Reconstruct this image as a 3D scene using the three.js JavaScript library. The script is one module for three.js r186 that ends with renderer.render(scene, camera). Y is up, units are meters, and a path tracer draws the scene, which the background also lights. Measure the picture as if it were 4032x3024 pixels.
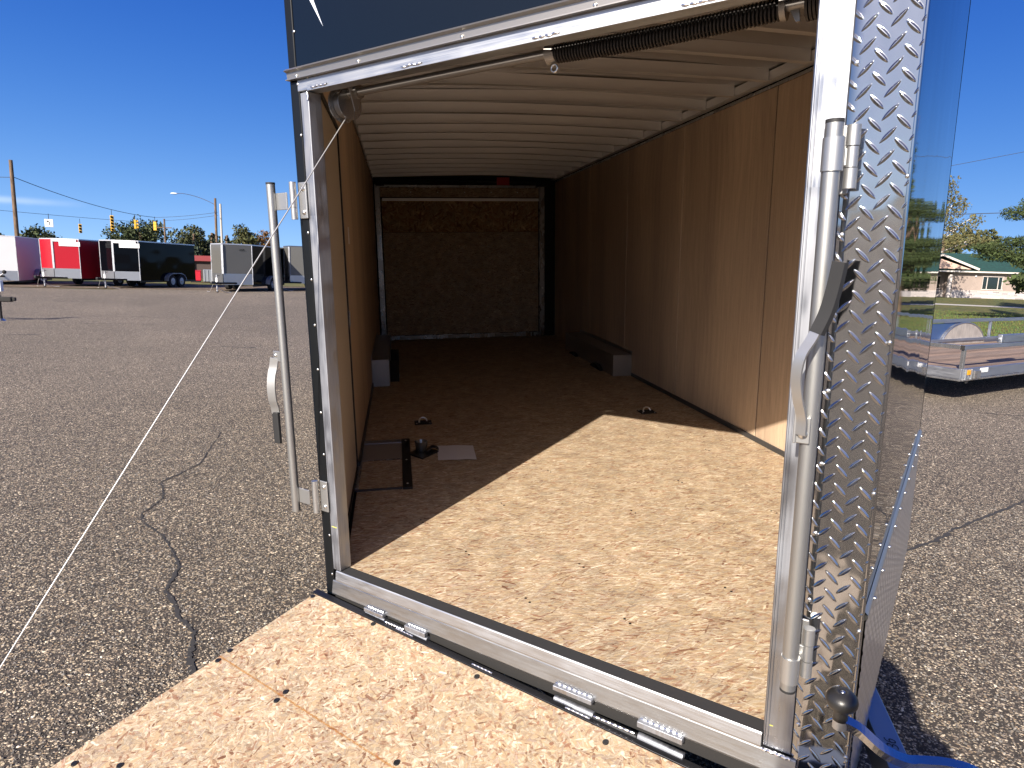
import * as THREE from 'three';
import { mergeGeometries } from 'three/addons/utils/BufferGeometryUtils.js';
import { RoundedBoxGeometry } from 'three/addons/geometries/RoundedBoxGeometry.js';
import { MarchingCubes } from 'three/addons/objects/MarchingCubes.js';

// ---------------------------------------------------------------- camera, exposure, sky, sun
const scene = new THREE.Scene();
const camera = new THREE.PerspectiveCamera(60.82, 4 / 3, 0.05, 900);
camera.position.set(0.644, 1.52, 2.158);
camera.rotation.order = 'YXZ';
camera.rotation.set(-0.17226, -0.1693, 0.030);
const renderer = new THREE.WebGLRenderer({ antialias: true });
renderer.toneMapping = THREE.LinearToneMapping;
renderer.toneMappingExposure = 2.2;
renderer.shadowMap.enabled = true;
const SUN = new THREE.Vector3(-0.5507, 0.4925, 0.6739).normalize();
const sun = new THREE.DirectionalLight(0xfff5e8, 4.5);
sun.position.copy(SUN).multiplyScalar(60);
sun.castShadow = true;
sun.shadow.mapSize.set(4096, 4096);
Object.assign(sun.shadow.camera, { left: -40, right: 40, top: 40, bottom: -40, near: 1, far: 160 });
scene.add(sun, sun.target);
{ // clear autumn sky: deep blue overhead, paler at the horizon, an aureole round the sun broadened to brighten the trailer inside and one thin contrail
  const W = 2048, H = 1024, d = new Float32Array(W * H * 4), v = new THREE.Vector3();
  const zen = [0.006, 0.027, 0.127], hor = [0.20, 0.33, 0.51], low = [0.09, 0.10, 0.10], fall = [9.2, 6.1, 3.0];
  const mix = (a, b, t) => a + (b - a) * t;
  for (let j = 0; j < H; j++) for (let i = 0; i < W; i++) {
    const el = ((j + 0.5) / H - 0.5) * Math.PI, az = ((i + 0.5) / W - 0.5) * 2 * Math.PI;
    v.set(Math.cos(el) * Math.cos(az), Math.sin(el), Math.cos(el) * Math.sin(az));
    const c = v.dot(SUN), y = Math.max(v.y, 0);
    const glow = 0.50 * Math.pow(Math.max(c, 0), 4) + 0.9 * Math.pow(Math.max(c, 0), 60);
    // contrail low in the left of the view
    const ta = Math.atan2(v.x, -v.z), te = el;
    const along = (ta + 0.60) / 0.205, ce = 0.0632 + 0.0014 * along, wd = 0.0052 * (1 - 0.55 * along) + 0.0005 * Math.sin(ta * 230) * Math.sin(ta * 91);
    let con = 0;
    if (along > -2 && along < 1) con = 0.55 * Math.exp(-Math.pow((te - ce) / wd, 4)) * Math.min(1, (1 - along) * 2.2);
    for (let k = 0; k < 3; k++) {
      let s = zen[k] + (hor[k] - zen[k]) * Math.exp(-fall[k] * y) + glow * [1, 0.92, 0.8][k];
      s = mix(s, [0.36, 0.43, 0.55][k], con);
      if (v.y < 0) s = mix(s, low[k], Math.min(1, -v.y * 30));
      d[(j * W + i) * 4 + k] = s;
    }
    d[(j * W + i) * 4 + 3] = 1;
  }
  const t = new THREE.DataTexture(d, W, H, THREE.RGBAFormat, THREE.FloatType);
  t.mapping = THREE.EquirectangularReflectionMapping; t.magFilter = t.minFilter = THREE.LinearFilter; t.needsUpdate = true;
  scene.background = t; scene.environment = t;
}

// ---------------------------------------------------------------- small tools
function rng(a) { return () => { a |= 0; a = a + 0x6D2B79F5 | 0; let t = Math.imul(a ^ a >>> 15, 1 | a); t = t + Math.imul(t ^ t >>> 7, 61 | t) ^ t; return ((t ^ t >>> 14) >>> 0) / 4294967296; }; }
const V = (x, y, z) => new THREE.Vector3(x, y, z);
const names = {};
function numbered(n) { const k = names[n] = (names[n] ?? -1) + 1; return k ? `${n}_${String(k).padStart(3, '0')}` : n; }
function noise(seed, P) { // periodic value noise, period P cells
  const r = rng(seed), g = new Float32Array(P * P).map(() => r());
  return (x, y) => {
    const xi = Math.floor(x), yi = Math.floor(y); let u = x - xi, w = y - yi; u = u * u * (3 - 2 * u); w = w * w * (3 - 2 * w);
    const a = ((xi % P) + P) % P, b = (a + 1) % P, c = (((yi % P) + P) % P) * P, d = ((((yi + 1) % P) + P) % P) * P;
    return (g[c + a] * (1 - u) + g[c + b] * u) * (1 - w) + (g[d + a] * (1 - u) + g[d + b] * u) * w;
  };
}
// uv in metres by the way each triangle faces
function prep(geo) {
  let g = geo.index ? geo.toNonIndexed() : geo;
  for (const k of Object.keys(g.attributes)) if (!['position', 'normal', 'uv', 'color'].includes(k)) g.deleteAttribute(k);
  if (!g.attributes.normal) g.computeVertexNormals();
  const p = g.attributes.position, uv = new Float32Array(p.count * 2), a = V(), b = V(), c = V();
  for (let i = 0; i < p.count; i += 3) {
    a.fromBufferAttribute(p, i); b.fromBufferAttribute(p, i + 1); c.fromBufferAttribute(p, i + 2);
    const n = b.clone().sub(a).cross(c.clone().sub(a)), x = Math.abs(n.x), y = Math.abs(n.y), z = Math.abs(n.z);
    [a, b, c].forEach((q, k) => { const o = (i + k) * 2; if (y >= x && y >= z) { uv[o] = q.x; uv[o + 1] = -q.z; } else if (x >= z) { uv[o] = q.z; uv[o + 1] = q.y; } else { uv[o] = q.x; uv[o + 1] = q.y; } });
  }
  if (!g.keepUv) g.setAttribute('uv', new THREE.BufferAttribute(uv, 2));
  return g;
}
function bx(x0, x1, y0, y1, z0, z1, r = 0) {
  const w = x1 - x0, h = y1 - y0, d = z1 - z0;
  const g = r ? new RoundedBoxGeometry(w, h, d, 1, Math.min(r, w / 2.01, h / 2.01, d / 2.01)) : new THREE.BoxGeometry(w, h, d);
  return prep(g.translate((x0 + x1) / 2, (y0 + y1) / 2, (z0 + z1) / 2));
}
function cyl(a, b, r, r2 = r, seg = 16) {
  const A = V(...a), B = V(...b), L = A.distanceTo(B), g = new THREE.CylinderGeometry(r2, r, L, seg);
  g.applyQuaternion(new THREE.Quaternion().setFromUnitVectors(V(0, 1, 0), B.clone().sub(A).normalize()));
  g.translate(...A.add(B).multiplyScalar(0.5).toArray()); return prep(g);
}
const pathTube = (pts, r, n = 32, seg = 8) => prep(new THREE.TubeGeometry(new THREE.CatmullRomCurve3(pts.map(p => V(...p))), n, r, seg));
const dome = (x, y, z, r, f = 0.5) => prep(new THREE.SphereGeometry(r, 12, 8).scale(1, 1, f).translate(x, y, z));
function prism(pts, y0, y1) { // polygon given as [x, z] pairs, standing from y0 to y1
  const s = new THREE.Shape(pts.map(p => new THREE.Vector2(p[0], -p[1])));
  const g = new THREE.ExtrudeGeometry(s, { depth: y1 - y0, bevelEnabled: false }); g.rotateX(-Math.PI / 2).translate(0, y0, 0); return prep(g);
}
function facePrism(pts, z0, z1) { // polygon in x-y, from z0 to z1
  const s = new THREE.Shape(pts.map(p => new THREE.Vector2(p[0], p[1])));
  return prep(new THREE.ExtrudeGeometry(s, { depth: z1 - z0, bevelEnabled: false }).translate(0, 0, z0));
}
function sheet(pts, y) { const g = new THREE.ShapeGeometry(new THREE.Shape(pts.map(p => new THREE.Vector2(p[0], -p[1])))); g.rotateX(-Math.PI / 2).translate(0, y, 0); return prep(g); }
function flatBar(pts, side, w, th) { // flat strap swept along points; side = direction of its width
  const P = new THREE.CatmullRomCurve3(pts.map(p => V(...p))), N = 40, S = V(...side).normalize(), pos = [], idx = [];
  for (let i = 0; i <= N; i++) {
    const c = P.getPoint(i / N), t = P.getTangent(i / N), n = t.clone().cross(S).normalize(), s = n.clone().cross(t).normalize();
    for (const [a, b] of [[-1, -1], [1, -1], [1, 1], [-1, 1]]) pos.push(...c.clone().addScaledVector(s, a * w / 2).addScaledVector(n, b * th / 2).toArray());
    if (i) for (let k = 0; k < 4; k++) { const a = (i - 1) * 4 + k, b = (i - 1) * 4 + (k + 1) % 4; idx.push(a, b, b + 4, a, b + 4, a + 4); }
  }
  idx.push(0, 2, 1, 0, 3, 2); const e = N * 4; idx.push(e, e + 1, e + 2, e, e + 2, e + 3);
  const g = new THREE.BufferGeometry(); g.setAttribute('position', new THREE.Float32BufferAttribute(pos, 3)); g.setIndex(idx);
  const h = g.toNonIndexed(); h.computeVertexNormals(); return prep(h);
}
// a height field over a u-v rectangle, smooth-shaded; place(u, v, h) gives the point
function field(u0, u1, v0, v1, nu, nv, place) {
  const pos = new Float32Array((nu + 1) * (nv + 1) * 3), uv = new Float32Array((nu + 1) * (nv + 1) * 2), idx = new Uint32Array(nu * nv * 6); let o = 0;
  for (let j = 0; j <= nv; j++) for (let i = 0; i <= nu; i++) {
    const u = u0 + (u1 - u0) * i / nu, v = v0 + (v1 - v0) * j / nv, k = j * (nu + 1) + i, p = place(u, v);
    pos[k * 3] = p[0]; pos[k * 3 + 1] = p[1]; pos[k * 3 + 2] = p[2]; uv[k * 2] = u; uv[k * 2 + 1] = v;
    if (i < nu && j < nv) { idx.set([k, k + 1, k + nu + 2, k, k + nu + 2, k + nu + 1], o); o += 6; }
  }
  const g = new THREE.BufferGeometry(); g.setAttribute('position', new THREE.BufferAttribute(pos, 3)); g.setAttribute('uv', new THREE.BufferAttribute(uv, 2)); g.setIndex(new THREE.BufferAttribute(idx, 1)); g.computeVertexNormals();
  return g;
}
// objects
function tag(o, label, category, group) { if (label) o.userData.label = label; if (category) o.userData.category = category; if (group) o.userData.group = group; return o; }
function thing(name, label, category, pos = [0, 0, 0], turn = 0, group) { const o = new THREE.Group(); o.name = numbered(name); o.position.set(...pos); o.rotation.y = turn; scene.add(o); return tag(o, label, category, group); }
// geometry is written in the thing's own working frame; base = the point of that frame that the thing's origin stands on
function part(name, geos, mat, parent, label) {
  const l = (Array.isArray(geos) ? geos : [geos]);
  const g = l.length > 1 ? mergeGeometries(l.map(x => prepIf(x))) : l[0];
  let r = parent; while (r.parent && r.parent !== scene) r = r.parent;
  if (r.base) g.translate(-r.base[0], -r.base[1], -r.base[2]);
  const m = new THREE.Mesh(g, mat); m.name = name; parent.add(m); if (label) m.userData.label = label; return m;
}
const prepIf = x => x.index ? prep(x) : x;
function solo(name, geos, mat, label, category, group) { const l = Array.isArray(geos) ? geos : [geos]; const m = new THREE.Mesh(l.length > 1 ? mergeGeometries(l) : l[0], mat); m.name = numbered(name); scene.add(m); return tag(m, label, category, group); }
function struct(name, geos, mat) { const m = solo(name, geos, mat); m.userData.kind = 'structure'; return m; }

// ---------------------------------------------------------------- textures
function tex(data, n, m, srgb, rep) {
  const t = new THREE.DataTexture(data, n, m, THREE.RGBAFormat); t.wrapS = t.wrapT = THREE.RepeatWrapping; t.magFilter = THREE.LinearFilter; t.minFilter = THREE.LinearMipmapLinearFilter; t.generateMipmaps = true; t.anisotropy = 8;
  if (srgb) t.colorSpace = THREE.SRGBColorSpace; if (rep) t.repeat.set(rep[0], rep[1]); t.needsUpdate = true; return t;
}
const clamp = x => x < 0 ? 0 : x > 255 ? 255 : x;
// oriented strand board: thousands of flakes laid over each other
function osb(seed, n, metres, count, spread, len, wid, pal, base, line) {
  const r = rng(seed), col = new Uint8Array(n * n * 4), hgt = new Uint8Array(n * n * 4), px = n / metres, pa = noise(seed + 50, 32), pb = noise(seed + 51, 64);
  for (let i = 0; i < n * n; i++) { col[i * 4] = base[0]; col[i * 4 + 1] = base[1]; col[i * 4 + 2] = base[2]; col[i * 4 + 3] = 255; hgt[i * 4] = hgt[i * 4 + 1] = hgt[i * 4 + 2] = 90; hgt[i * 4 + 3] = 255; }
  for (let k = 0; k < count; k++) {
    const cx = r() * n, cy = r() * n, a = (r() + r() + r() - 1.5) * spread, L = (len[0] + (len[1] - len[0]) * r() * r()) * px / 2, w = (wid[0] + (wid[1] - wid[0]) * r() * r()) * px / 2;
    const ca = Math.cos(a), sa = Math.sin(a), q = r(); let pi = 0, acc = 0; for (; pi < pal.length - 1; pi++) { acc += pal[pi][3]; if (q < acc) break; }
    const P = pal[pi], dim = (0.9 + 0.2 * r()) * (0.83 + 0.12 * pa(cx / n * 32, cy / n * 32) + 0.16 * pb(cx / n * 64, cy / n * 64)), hh = 60 + r() * 150, op = 0.35 + 0.55 * r(), bend = (r() - 0.5) * 0.25, ph = r() * 100;
    const ex = Math.ceil(Math.abs(ca) * L + Math.abs(sa) * w + 2), ey = Math.ceil(Math.abs(sa) * L + Math.abs(ca) * w + Math.abs(bend) * L * 0.5 + 2);
    for (let y = -ey; y <= ey; y++) for (let x = -ex; x <= ex; x++) {
      const u = x * ca + y * sa; let v = -x * sa + y * ca; const un = u / L; if (un < -1 || un > 1) continue;
      v -= bend * L * un * un * 0.4; const ww = w * (1 - 0.55 * un * un * un * un) + 0.6 * Math.sin(u * 0.23 + ph);
      const av = Math.abs(v); if (av > ww) continue;
      const i = ((((cy + y) | 0) % n + n) % n * n + (((cx + x) | 0) % n + n) % n) * 4;
      const g = 1 + 0.09 * Math.sin(v * 2.1 + ph + Math.sin(u * 0.05) * 1.5) + 0.05 * Math.sin(v * 5.3 + ph * 2), ed = av > ww - 1 ? 0.86 : 1, m = dim * g * ed;
      col[i] += (clamp(P[0] * m) - col[i]) * op; col[i + 1] += (clamp(P[1] * m) - col[i + 1]) * op; col[i + 2] += (clamp(P[2] * m) - col[i + 2]) * op;
      hgt[i] = hgt[i + 1] = hgt[i + 2] = hh * ed;
    }
  }
  if (line) line(col, n, px);
  return [tex(col, n, n, true, [1 / metres, 1 / metres]), tex(hgt, n, n, false, [1 / metres, 1 / metres])];
}
const PAL = [[188, 167, 140, 0.31], [210, 193, 165, 0.24], [170, 143, 114, 0.18], [172, 150, 132, 0.09], [152, 108, 82, 0.085], [112, 72, 50, 0.04], [228, 214, 190, 0.055]];
const [osbMap, osbBump] = osb(11, 2048, 2.4, 100000, 0.85, [0.014, 0.075], [0.003, 0.010], PAL, [176, 152, 118]);
const [rampMap, rampBump] = osb(23, 2048, 2.0, 90000, 2.2, [0.010, 0.05], [0.003, 0.012], PAL, [178, 154, 120], (c, n, px) => {
  const r = rng(5); // rust-coloured printed nailing line across the sheet
  for (let x = 0; x < n; x++) { const y0 = (0.408 + 0.022 * x / n) * px; for (let k = -3; k <= 3; k++) { if (r() > 0.8 - Math.abs(k) * 0.13) continue; const i = ((Math.floor(n - (y0 + k)) % n + n) % n * n + x) * 4; const f = 0.72; c[i] += (150 - c[i]) * f; c[i + 1] += (92 - c[i + 1]) * f; c[i + 2] += (30 - c[i + 2]) * f; } }
});
const [osbDarkMap] = osb(31, 512, 1.2, 3600, 2.4, [0.05, 0.16], [0.012, 0.035], [[184, 156, 116, 0.35], [158, 116, 76, 0.3], [200, 176, 136, 0.2], [128, 80, 50, 0.15]], [166, 132, 92]);
// lauan plywood: fine vertical grain with a few cathedral figures
const plyMap = (() => {
  const W = 1024, H = 2048, d = new Uint8Array(W * H * 4), a = noise(3, 256), b = noise(4, 64), c = noise(5, 16), f = noise(6, 512);
  for (let y = 0; y < H; y++) for (let x = 0; x < W; x++) {
    const X = x / W, Y = y / H;
    const warp = b(X * 8, Y * 4) * 0.10 + c(X * 4, Y * 2) * 0.25;
    const cath = Math.sin((Math.abs(((X * 2 + 0.3 * c(0, Y * 4)) % 1) - 0.5) * 30 + Math.pow(Math.abs(Y - 0.5), 1.4) * 9 * (0.4 + c(X * 2, 1)) + warp * 16) * 1.7);
    const g = 0.16 * (a(X * 128, Y * 8 + warp) - 0.5) + 0.18 * (f(X * 512, Y * 32) - 0.5) + 0.30 * (b(X * 8 + warp, Y * 2) - 0.5) + 0.07 * cath * c(X * 4, Y * 4 + 3);
    const pore = f(X * 512, Y * 128 + 9) > 0.93 ? -0.10 : 0, i = (y * W + x) * 4, m = 1 + 0.42 * g + pore;
    d[i] = clamp(188 * m); d[i + 1] = clamp(164 * m * (1 + 0.03 * g)); d[i + 2] = clamp(139 * m); d[i + 3] = 255;
  }
  return tex(d, W, H, true, [1 / 1.2, 1 / 2.2]);
})();
// old asphalt: coarse pale aggregate standing out of worn grey-brown binder
const [aspMap, aspBump] = (() => {
  const n = 2048, metres = 3.5, r = rng(77), col = new Uint8Array(n * n * 4), h = new Uint8Array(n * n * 4), b1 = noise(41, 64), b2 = noise(42, 256);
  for (let y = 0; y < n; y++) for (let x = 0; x < n; x++) { const i = (y * n + x) * 4, m = 0.75 + 0.25 * b1(x / 32, y / 32) + 0.3 * b2(x / 8, y / 8); col[i] = 44 * m; col[i + 1] = 41 * m; col[i + 2] = 39 * m; col[i + 3] = h[i + 3] = 255; const k = 40 + 50 * b2(x / 8, y / 8) + 26 * b1(x / 32, y / 32); h[i] = h[i + 1] = h[i + 2] = k; }
  const P = [[112, 104, 95], [97, 89, 82], [126, 118, 106], [80, 74, 70], [146, 138, 126], [106, 94, 80], [190, 183, 170], [62, 59, 58]];
  for (let k = 0; k < 170000; k++) {
    const cx = r() * n, cy = r() * n, big = r(), R = 1.1 + 2.4 * big * big * big + 0.7 * r(), q = 0.6 + 0.5 * r(), a = r() * 3.14, ca = Math.cos(a), sa = Math.sin(a), z = r();
    const p = P[Math.min(7, Math.floor(z * z * 3.2 + r() * 4.6))], m = 0.86 + 0.3 * r(), top = 95 + 120 * r(), E = Math.ceil(R + 1);
    for (let y = -E; y <= E; y++) for (let x = -E; x <= E; x++) {
      const u = (x * ca + y * sa) / R, v = (-x * sa + y * ca) / (R * q), s = u * u + v * v; if (s > 1) continue;
      const i = ((((cy + y) | 0) % n + n) % n * n + (((cx + x) | 0) % n + n) % n) * 4;
      col[i] = clamp(p[0] * m); col[i + 1] = clamp(p[1] * m); col[i + 2] = clamp(p[2] * m); const t = top * (1 - 0.45 * s); h[i] = h[i + 1] = h[i + 2] = t;
    }
  }
  return [tex(col, n, n, true, [1 / metres, 1 / metres]), tex(h, n, n, false, [1 / metres, 1 / metres])];
})();
// generic grain: brushed streaks, cloudy wear, speckle
function grain(n, seed, fn, srgb, rep) { const d = new Uint8Array(n * n * 4), a = noise(seed, 256), b = noise(seed + 1, 32), c = noise(seed + 2, 8), q = rng(seed + 3); for (let y = 0; y < n; y++) for (let x = 0; x < n; x++) { const v = fn(x / n, y / n, a, b, c, q), i = (y * n + x) * 4; if (Array.isArray(v)) { d[i] = clamp(v[0]); d[i + 1] = clamp(v[1]); d[i + 2] = clamp(v[2]); } else d[i] = d[i + 1] = d[i + 2] = clamp(v); d[i + 3] = 255; } return tex(d, n, n, srgb, rep); }
const brushV = grain(512, 51, (x, y, a, b, c) => 128 + 90 * (a(x * 256, y * 8) - 0.5) + 70 * (b(x * 32, y * 2) - 0.5), false, [5, 1.2]);
const wearRoughH = grain(512, 61, (x, y, a, b, c) => 120 + 24 * (b(x * 32, y * 32) - 0.5) + 24 * (c(x * 8, y * 8) - 0.5) + 50 * (a(x * 8, y * 256) - 0.5), false, [0.9, 4]);
const wearRough = grain(512, 61, (x, y, a, b, c) => 142 + 60 * (b(x * 32, y * 32) - 0.5) + 90 * (c(x * 8, y * 8) - 0.5) + 40 * (a(x * 128, y * 16) - 0.5), false, [1.6, 0.8]);
const aluCol = grain(512, 65, (x, y, a, b, c) => { const m = 226 + 22 * (b(x * 32, y * 16) - 0.5) + 24 * (c(x * 8, y * 8) - 0.5) + 14 * (a(x * 256, y * 8) - 0.5); return [m, m, m + 2]; }, true, [1.6, 0.8]);
const speckBump = grain(256, 71, (x, y, a, b, c, q) => 110 + 120 * a(x * 256, y * 256) * q(), false, [9, 9]);
const grassMap = grain(1024, 81, (x, y, a, b, c) => { const m = 0.55 + 0.5 * a(x * 256, y * 256) + 0.45 * b(x * 32, y * 32), w = c(x * 8, y * 8) * 0.6 + b(x * 32, y * 32) * 0.4; return [(64 + 34 * w) * m, 82 * m, (34 + 6 * w) * m]; }, true, [1 / 7, 1 / 7]);
const roofMap = grain(512, 91, (x, y, a, b, c) => { const m = 0.75 + 0.35 * a(x * 128, y * 128) + 0.25 * b(x * 32, y * 32); return [26 * m, 66 * m, 58 * m]; }, true, [1 / 5, 1 / 5]);
const stuccoMap = grain(512, 95, (x, y, a, b, c) => { const m = 0.86 + 0.2 * a(x * 256, y * 256) + 0.08 * c(x * 8, y * 8); return [152 * m, 137 * m, 127 * m]; }, true, [1 / 3, 1 / 3]);
const plankMap = grain(512, 97, (x, y, a, b, c) => { const m = 0.66 + 0.6 * a(x * 8, y * 256) + 0.25 * b(x * 4, y * 32); return [116 * m, 99 * m, 86 * m]; }, true, [0.6, 3]);
const barkMap = grain(256, 99, (x, y, a, b, c) => { const m = 0.6 + 0.6 * a(x * 64, y * 8) + 0.2 * b(x * 16, y * 16); return [104 * m, 88 * m, 72 * m]; }, true, [1, 0.4]);

// ---------------------------------------------------------------- materials
const S = o => new THREE.MeshStandardMaterial(o), Ph = o => new THREE.MeshPhysicalMaterial(o), C = (r, g, b) => new THREE.Color().setRGB(r, g, b);
const M = {
  osb: S({ map: osbMap, bumpMap: osbBump, bumpScale: 0.0007, roughness: 0.72 }),
  osbRamp: S({ map: rampMap, bumpMap: rampBump, bumpScale: 0.0007, roughness: 0.72 }),
  osbDark: S({ map: osbDarkMap, roughness: 0.8 }),
  ply: S({ map: plyMap, roughness: 0.62 }),
  plyDoor: S({ color: C(0.46, 0.39, 0.31), roughness: 0.6 }),
  alu: S({ map: aluCol, color: C(0.46, 0.475, 0.50), metalness: 1, roughness: 1, roughnessMap: wearRough, bumpMap: brushV, bumpScale: 0.00007 }),
  aluH: S({ color: C(0.47, 0.485, 0.51), metalness: 1, roughness: 1, roughnessMap: wearRoughH }),
  aluDull: S({ color: C(0.42, 0.42, 0.42), metalness: 0.85, roughness: 0.5, roughnessMap: wearRough }),
  sill: S({ color: C(0.085, 0.085, 0.088), metalness: 0.6, roughness: 0.5 }),
  aluSill: S({ color: C(0.36, 0.37, 0.38), metalness: 1, roughness: 0.85, roughnessMap: wearRoughH }),
  hatchPlate: S({ color: C(0.40, 0.37, 0.34), metalness: 0.5, roughness: 0.45 }),
  weld: S({ color: C(0.85, 0.85, 0.86), metalness: 1, roughness: 0.28 }),
  galv: S({ color: C(0.40, 0.40, 0.385), metalness: 0.9, roughness: 0.45, bumpMap: speckBump, bumpScale: 0.0004 }),
  zinc: S({ color: C(0.46, 0.46, 0.45), metalness: 0.85, roughness: 0.42, bumpMap: speckBump, bumpScale: 0.0002 }),
  tread: S({ color: C(0.40, 0.405, 0.415), metalness: 1, roughness: 0.075 }),
  treadGuard: S({ color: C(0.62, 0.62, 0.63), metalness: 1, roughness: 0.36 }),
  treadDull: S({ color: C(0.45, 0.44, 0.43), metalness: 0.9, roughness: 0.4 }),
  black: Ph({ color: C(0.003, 0.006, 0.011), roughness: 0.03, specularIntensity: 0.75 }),
  blackTrim: Ph({ color: C(0.006, 0.007, 0.008), roughness: 0.34, specularIntensity: 0.5 }),
  rubber: S({ color: C(0.018, 0.018, 0.018), roughness: 0.62 }),
  dark: S({ color: C(0.014, 0.013, 0.012), roughness: 0.8 }),
  screw: S({ color: C(0.05, 0.05, 0.05), metalness: 0.7, roughness: 0.3 }),
  bolt: S({ color: C(0.72, 0.72, 0.70), metalness: 1, roughness: 0.3 }),
  skin: S({ color: C(0.55, 0.54, 0.53), metalness: 0.95, roughness: 0.34 }),
  bow: S({ color: C(0.80, 0.79, 0.78), metalness: 0.75, roughness: 0.42 }),
  spring: S({ color: C(0.045, 0.040, 0.038), metalness: 0.7, roughness: 0.42 }),
  shaft: S({ color: C(0.30, 0.28, 0.26), metalness: 0.8, roughness: 0.45 }),
  cable: S({ color: C(0.42, 0.42, 0.42), metalness: 0.6, roughness: 0.4 }),
  decal: S({ color: C(0.62, 0.68, 0.78), roughness: 0.3 }),
  seal: S({ color: C(0.012, 0.012, 0.013), roughness: 0.5 }),
  paper: S({ color: C(0.72, 0.70, 0.70), roughness: 0.85, side: THREE.DoubleSide }),
  red: S({ color: C(0.45, 0.012, 0.016), roughness: 0.6 }),
  steelBlue: S({ color: C(0.34, 0.38, 0.44), metalness: 0.85, roughness: 0.3 }),
  zincBlue: S({ color: C(0.50, 0.53, 0.58), metalness: 1, roughness: 0.22 }),
  plank: S({ map: plankMap, roughness: 0.8 }),
  knob: S({ color: C(0.02, 0.019, 0.018), roughness: 0.38, bumpMap: speckBump, bumpScale: 0.0002 }),
  tyre: S({ color: C(0.018, 0.018, 0.019), roughness: 0.8 }),
  rim: S({ color: C(0.55, 0.55, 0.56), metalness: 0.7, roughness: 0.4 }),
  white: S({ color: C(0.78, 0.78, 0.78), roughness: 0.4 }),
  concrete: S({ color: C(0.42, 0.39, 0.34), roughness: 0.9 }),
};

// ---------------------------------------------------------------- the trailer stands a little nose-down and leaning: its own frame
const TQ = new THREE.Quaternion(0.01113877, 0.00375851, 0.0220597, 0.99968754), TC = V(0.64409863, 1.13325223, 2.15766234), TW = V(0.644, 1.52, 2.158);
const toWorld = p => V(...p).sub(TC).applyQuaternion(TQ).add(TW);
function inTrailer(name, label, category, base) { const o = thing(name, label, category, toWorld(base).toArray()); o.quaternion.copy(TQ); o.base = base; return o; }
const S0 = [0.3942, 0, -0.0993], EX = [0.7230292, 0.69081747];
const MD = new THREE.Matrix4().makeBasis(V(EX[0], 0, EX[1]), V(0, 1, 0), V(-EX[1], 0, EX[0])).setPosition(...S0);   // door wall: x along the sill, z outwards
const dw = g => { const u = g.attributes.uv.clone(); g.applyMatrix4(MD); g.setAttribute('uv', u); return g; };
const dbx = (...a) => dw(bx(...a)), dcyl = (...a) => dw(cyl(...a));
const dpt = (s, y, n) => [S0[0] + EX[0] * s - EX[1] * n, y, S0[2] + EX[1] * s + EX[0] * n];
const xL = 0.391, xR = 2.71, zB = -6.46, H = 2.0;
const T = inTrailer('enclosed_trailer', 'black enclosed trailer seen from its nose, ramp door let down onto the asphalt', 'trailer', [1.55, -0.42, -2.7]);
const tip = [1.587, 1.040], rc = [2.80, -0.19];

// floor, chassis
{
  const f = part('floor', prism([[xL - 0.03, zB], [xR + 0.03, zB], [xR + 0.03, -0.16], [1.592, 0.975], dpt(1.47, 0, -0.046).filter((_, i) => i !== 1), dpt(-0.02, 0, -0.046).filter((_, i) => i !== 1)], -0.03, 0), M.osb, T);
  part('chassis', [bx(xL - 0.03, xR + 0.05, -0.16, -0.032, zB, -0.16), prism([[xL, -0.16], [xR, -0.16], [1.592, 0.95], dpt(1.47, 0, -0.05).filter((_, i) => i !== 1), dpt(0.0, 0, -0.05).filter((_, i) => i !== 1)], -0.16, -0.032)], M.dark, T);
  const r = rng(8); // dark screw heads in pairs, a row every 0.6 m
  for (const [x, z] of [[0.86, -0.16], [1.26, 0.02], [1.30, 0.40], [1.07, -0.62], [1.62, -0.42], [2.22, -0.30], [1.02, 0.22], [1.38, -1.02], [1.98, -0.74], [2.35, -1.2], [1.7, 0.28], [0.7, -0.5]]) for (const k of [-1, 1]) part('screw', prep(new THREE.CylinderGeometry(0.0042, 0.0042, 0.002, 8).translate(x + k * 0.004, 0.0006, z + k * 0.014)), M.screw, f);
}
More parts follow.
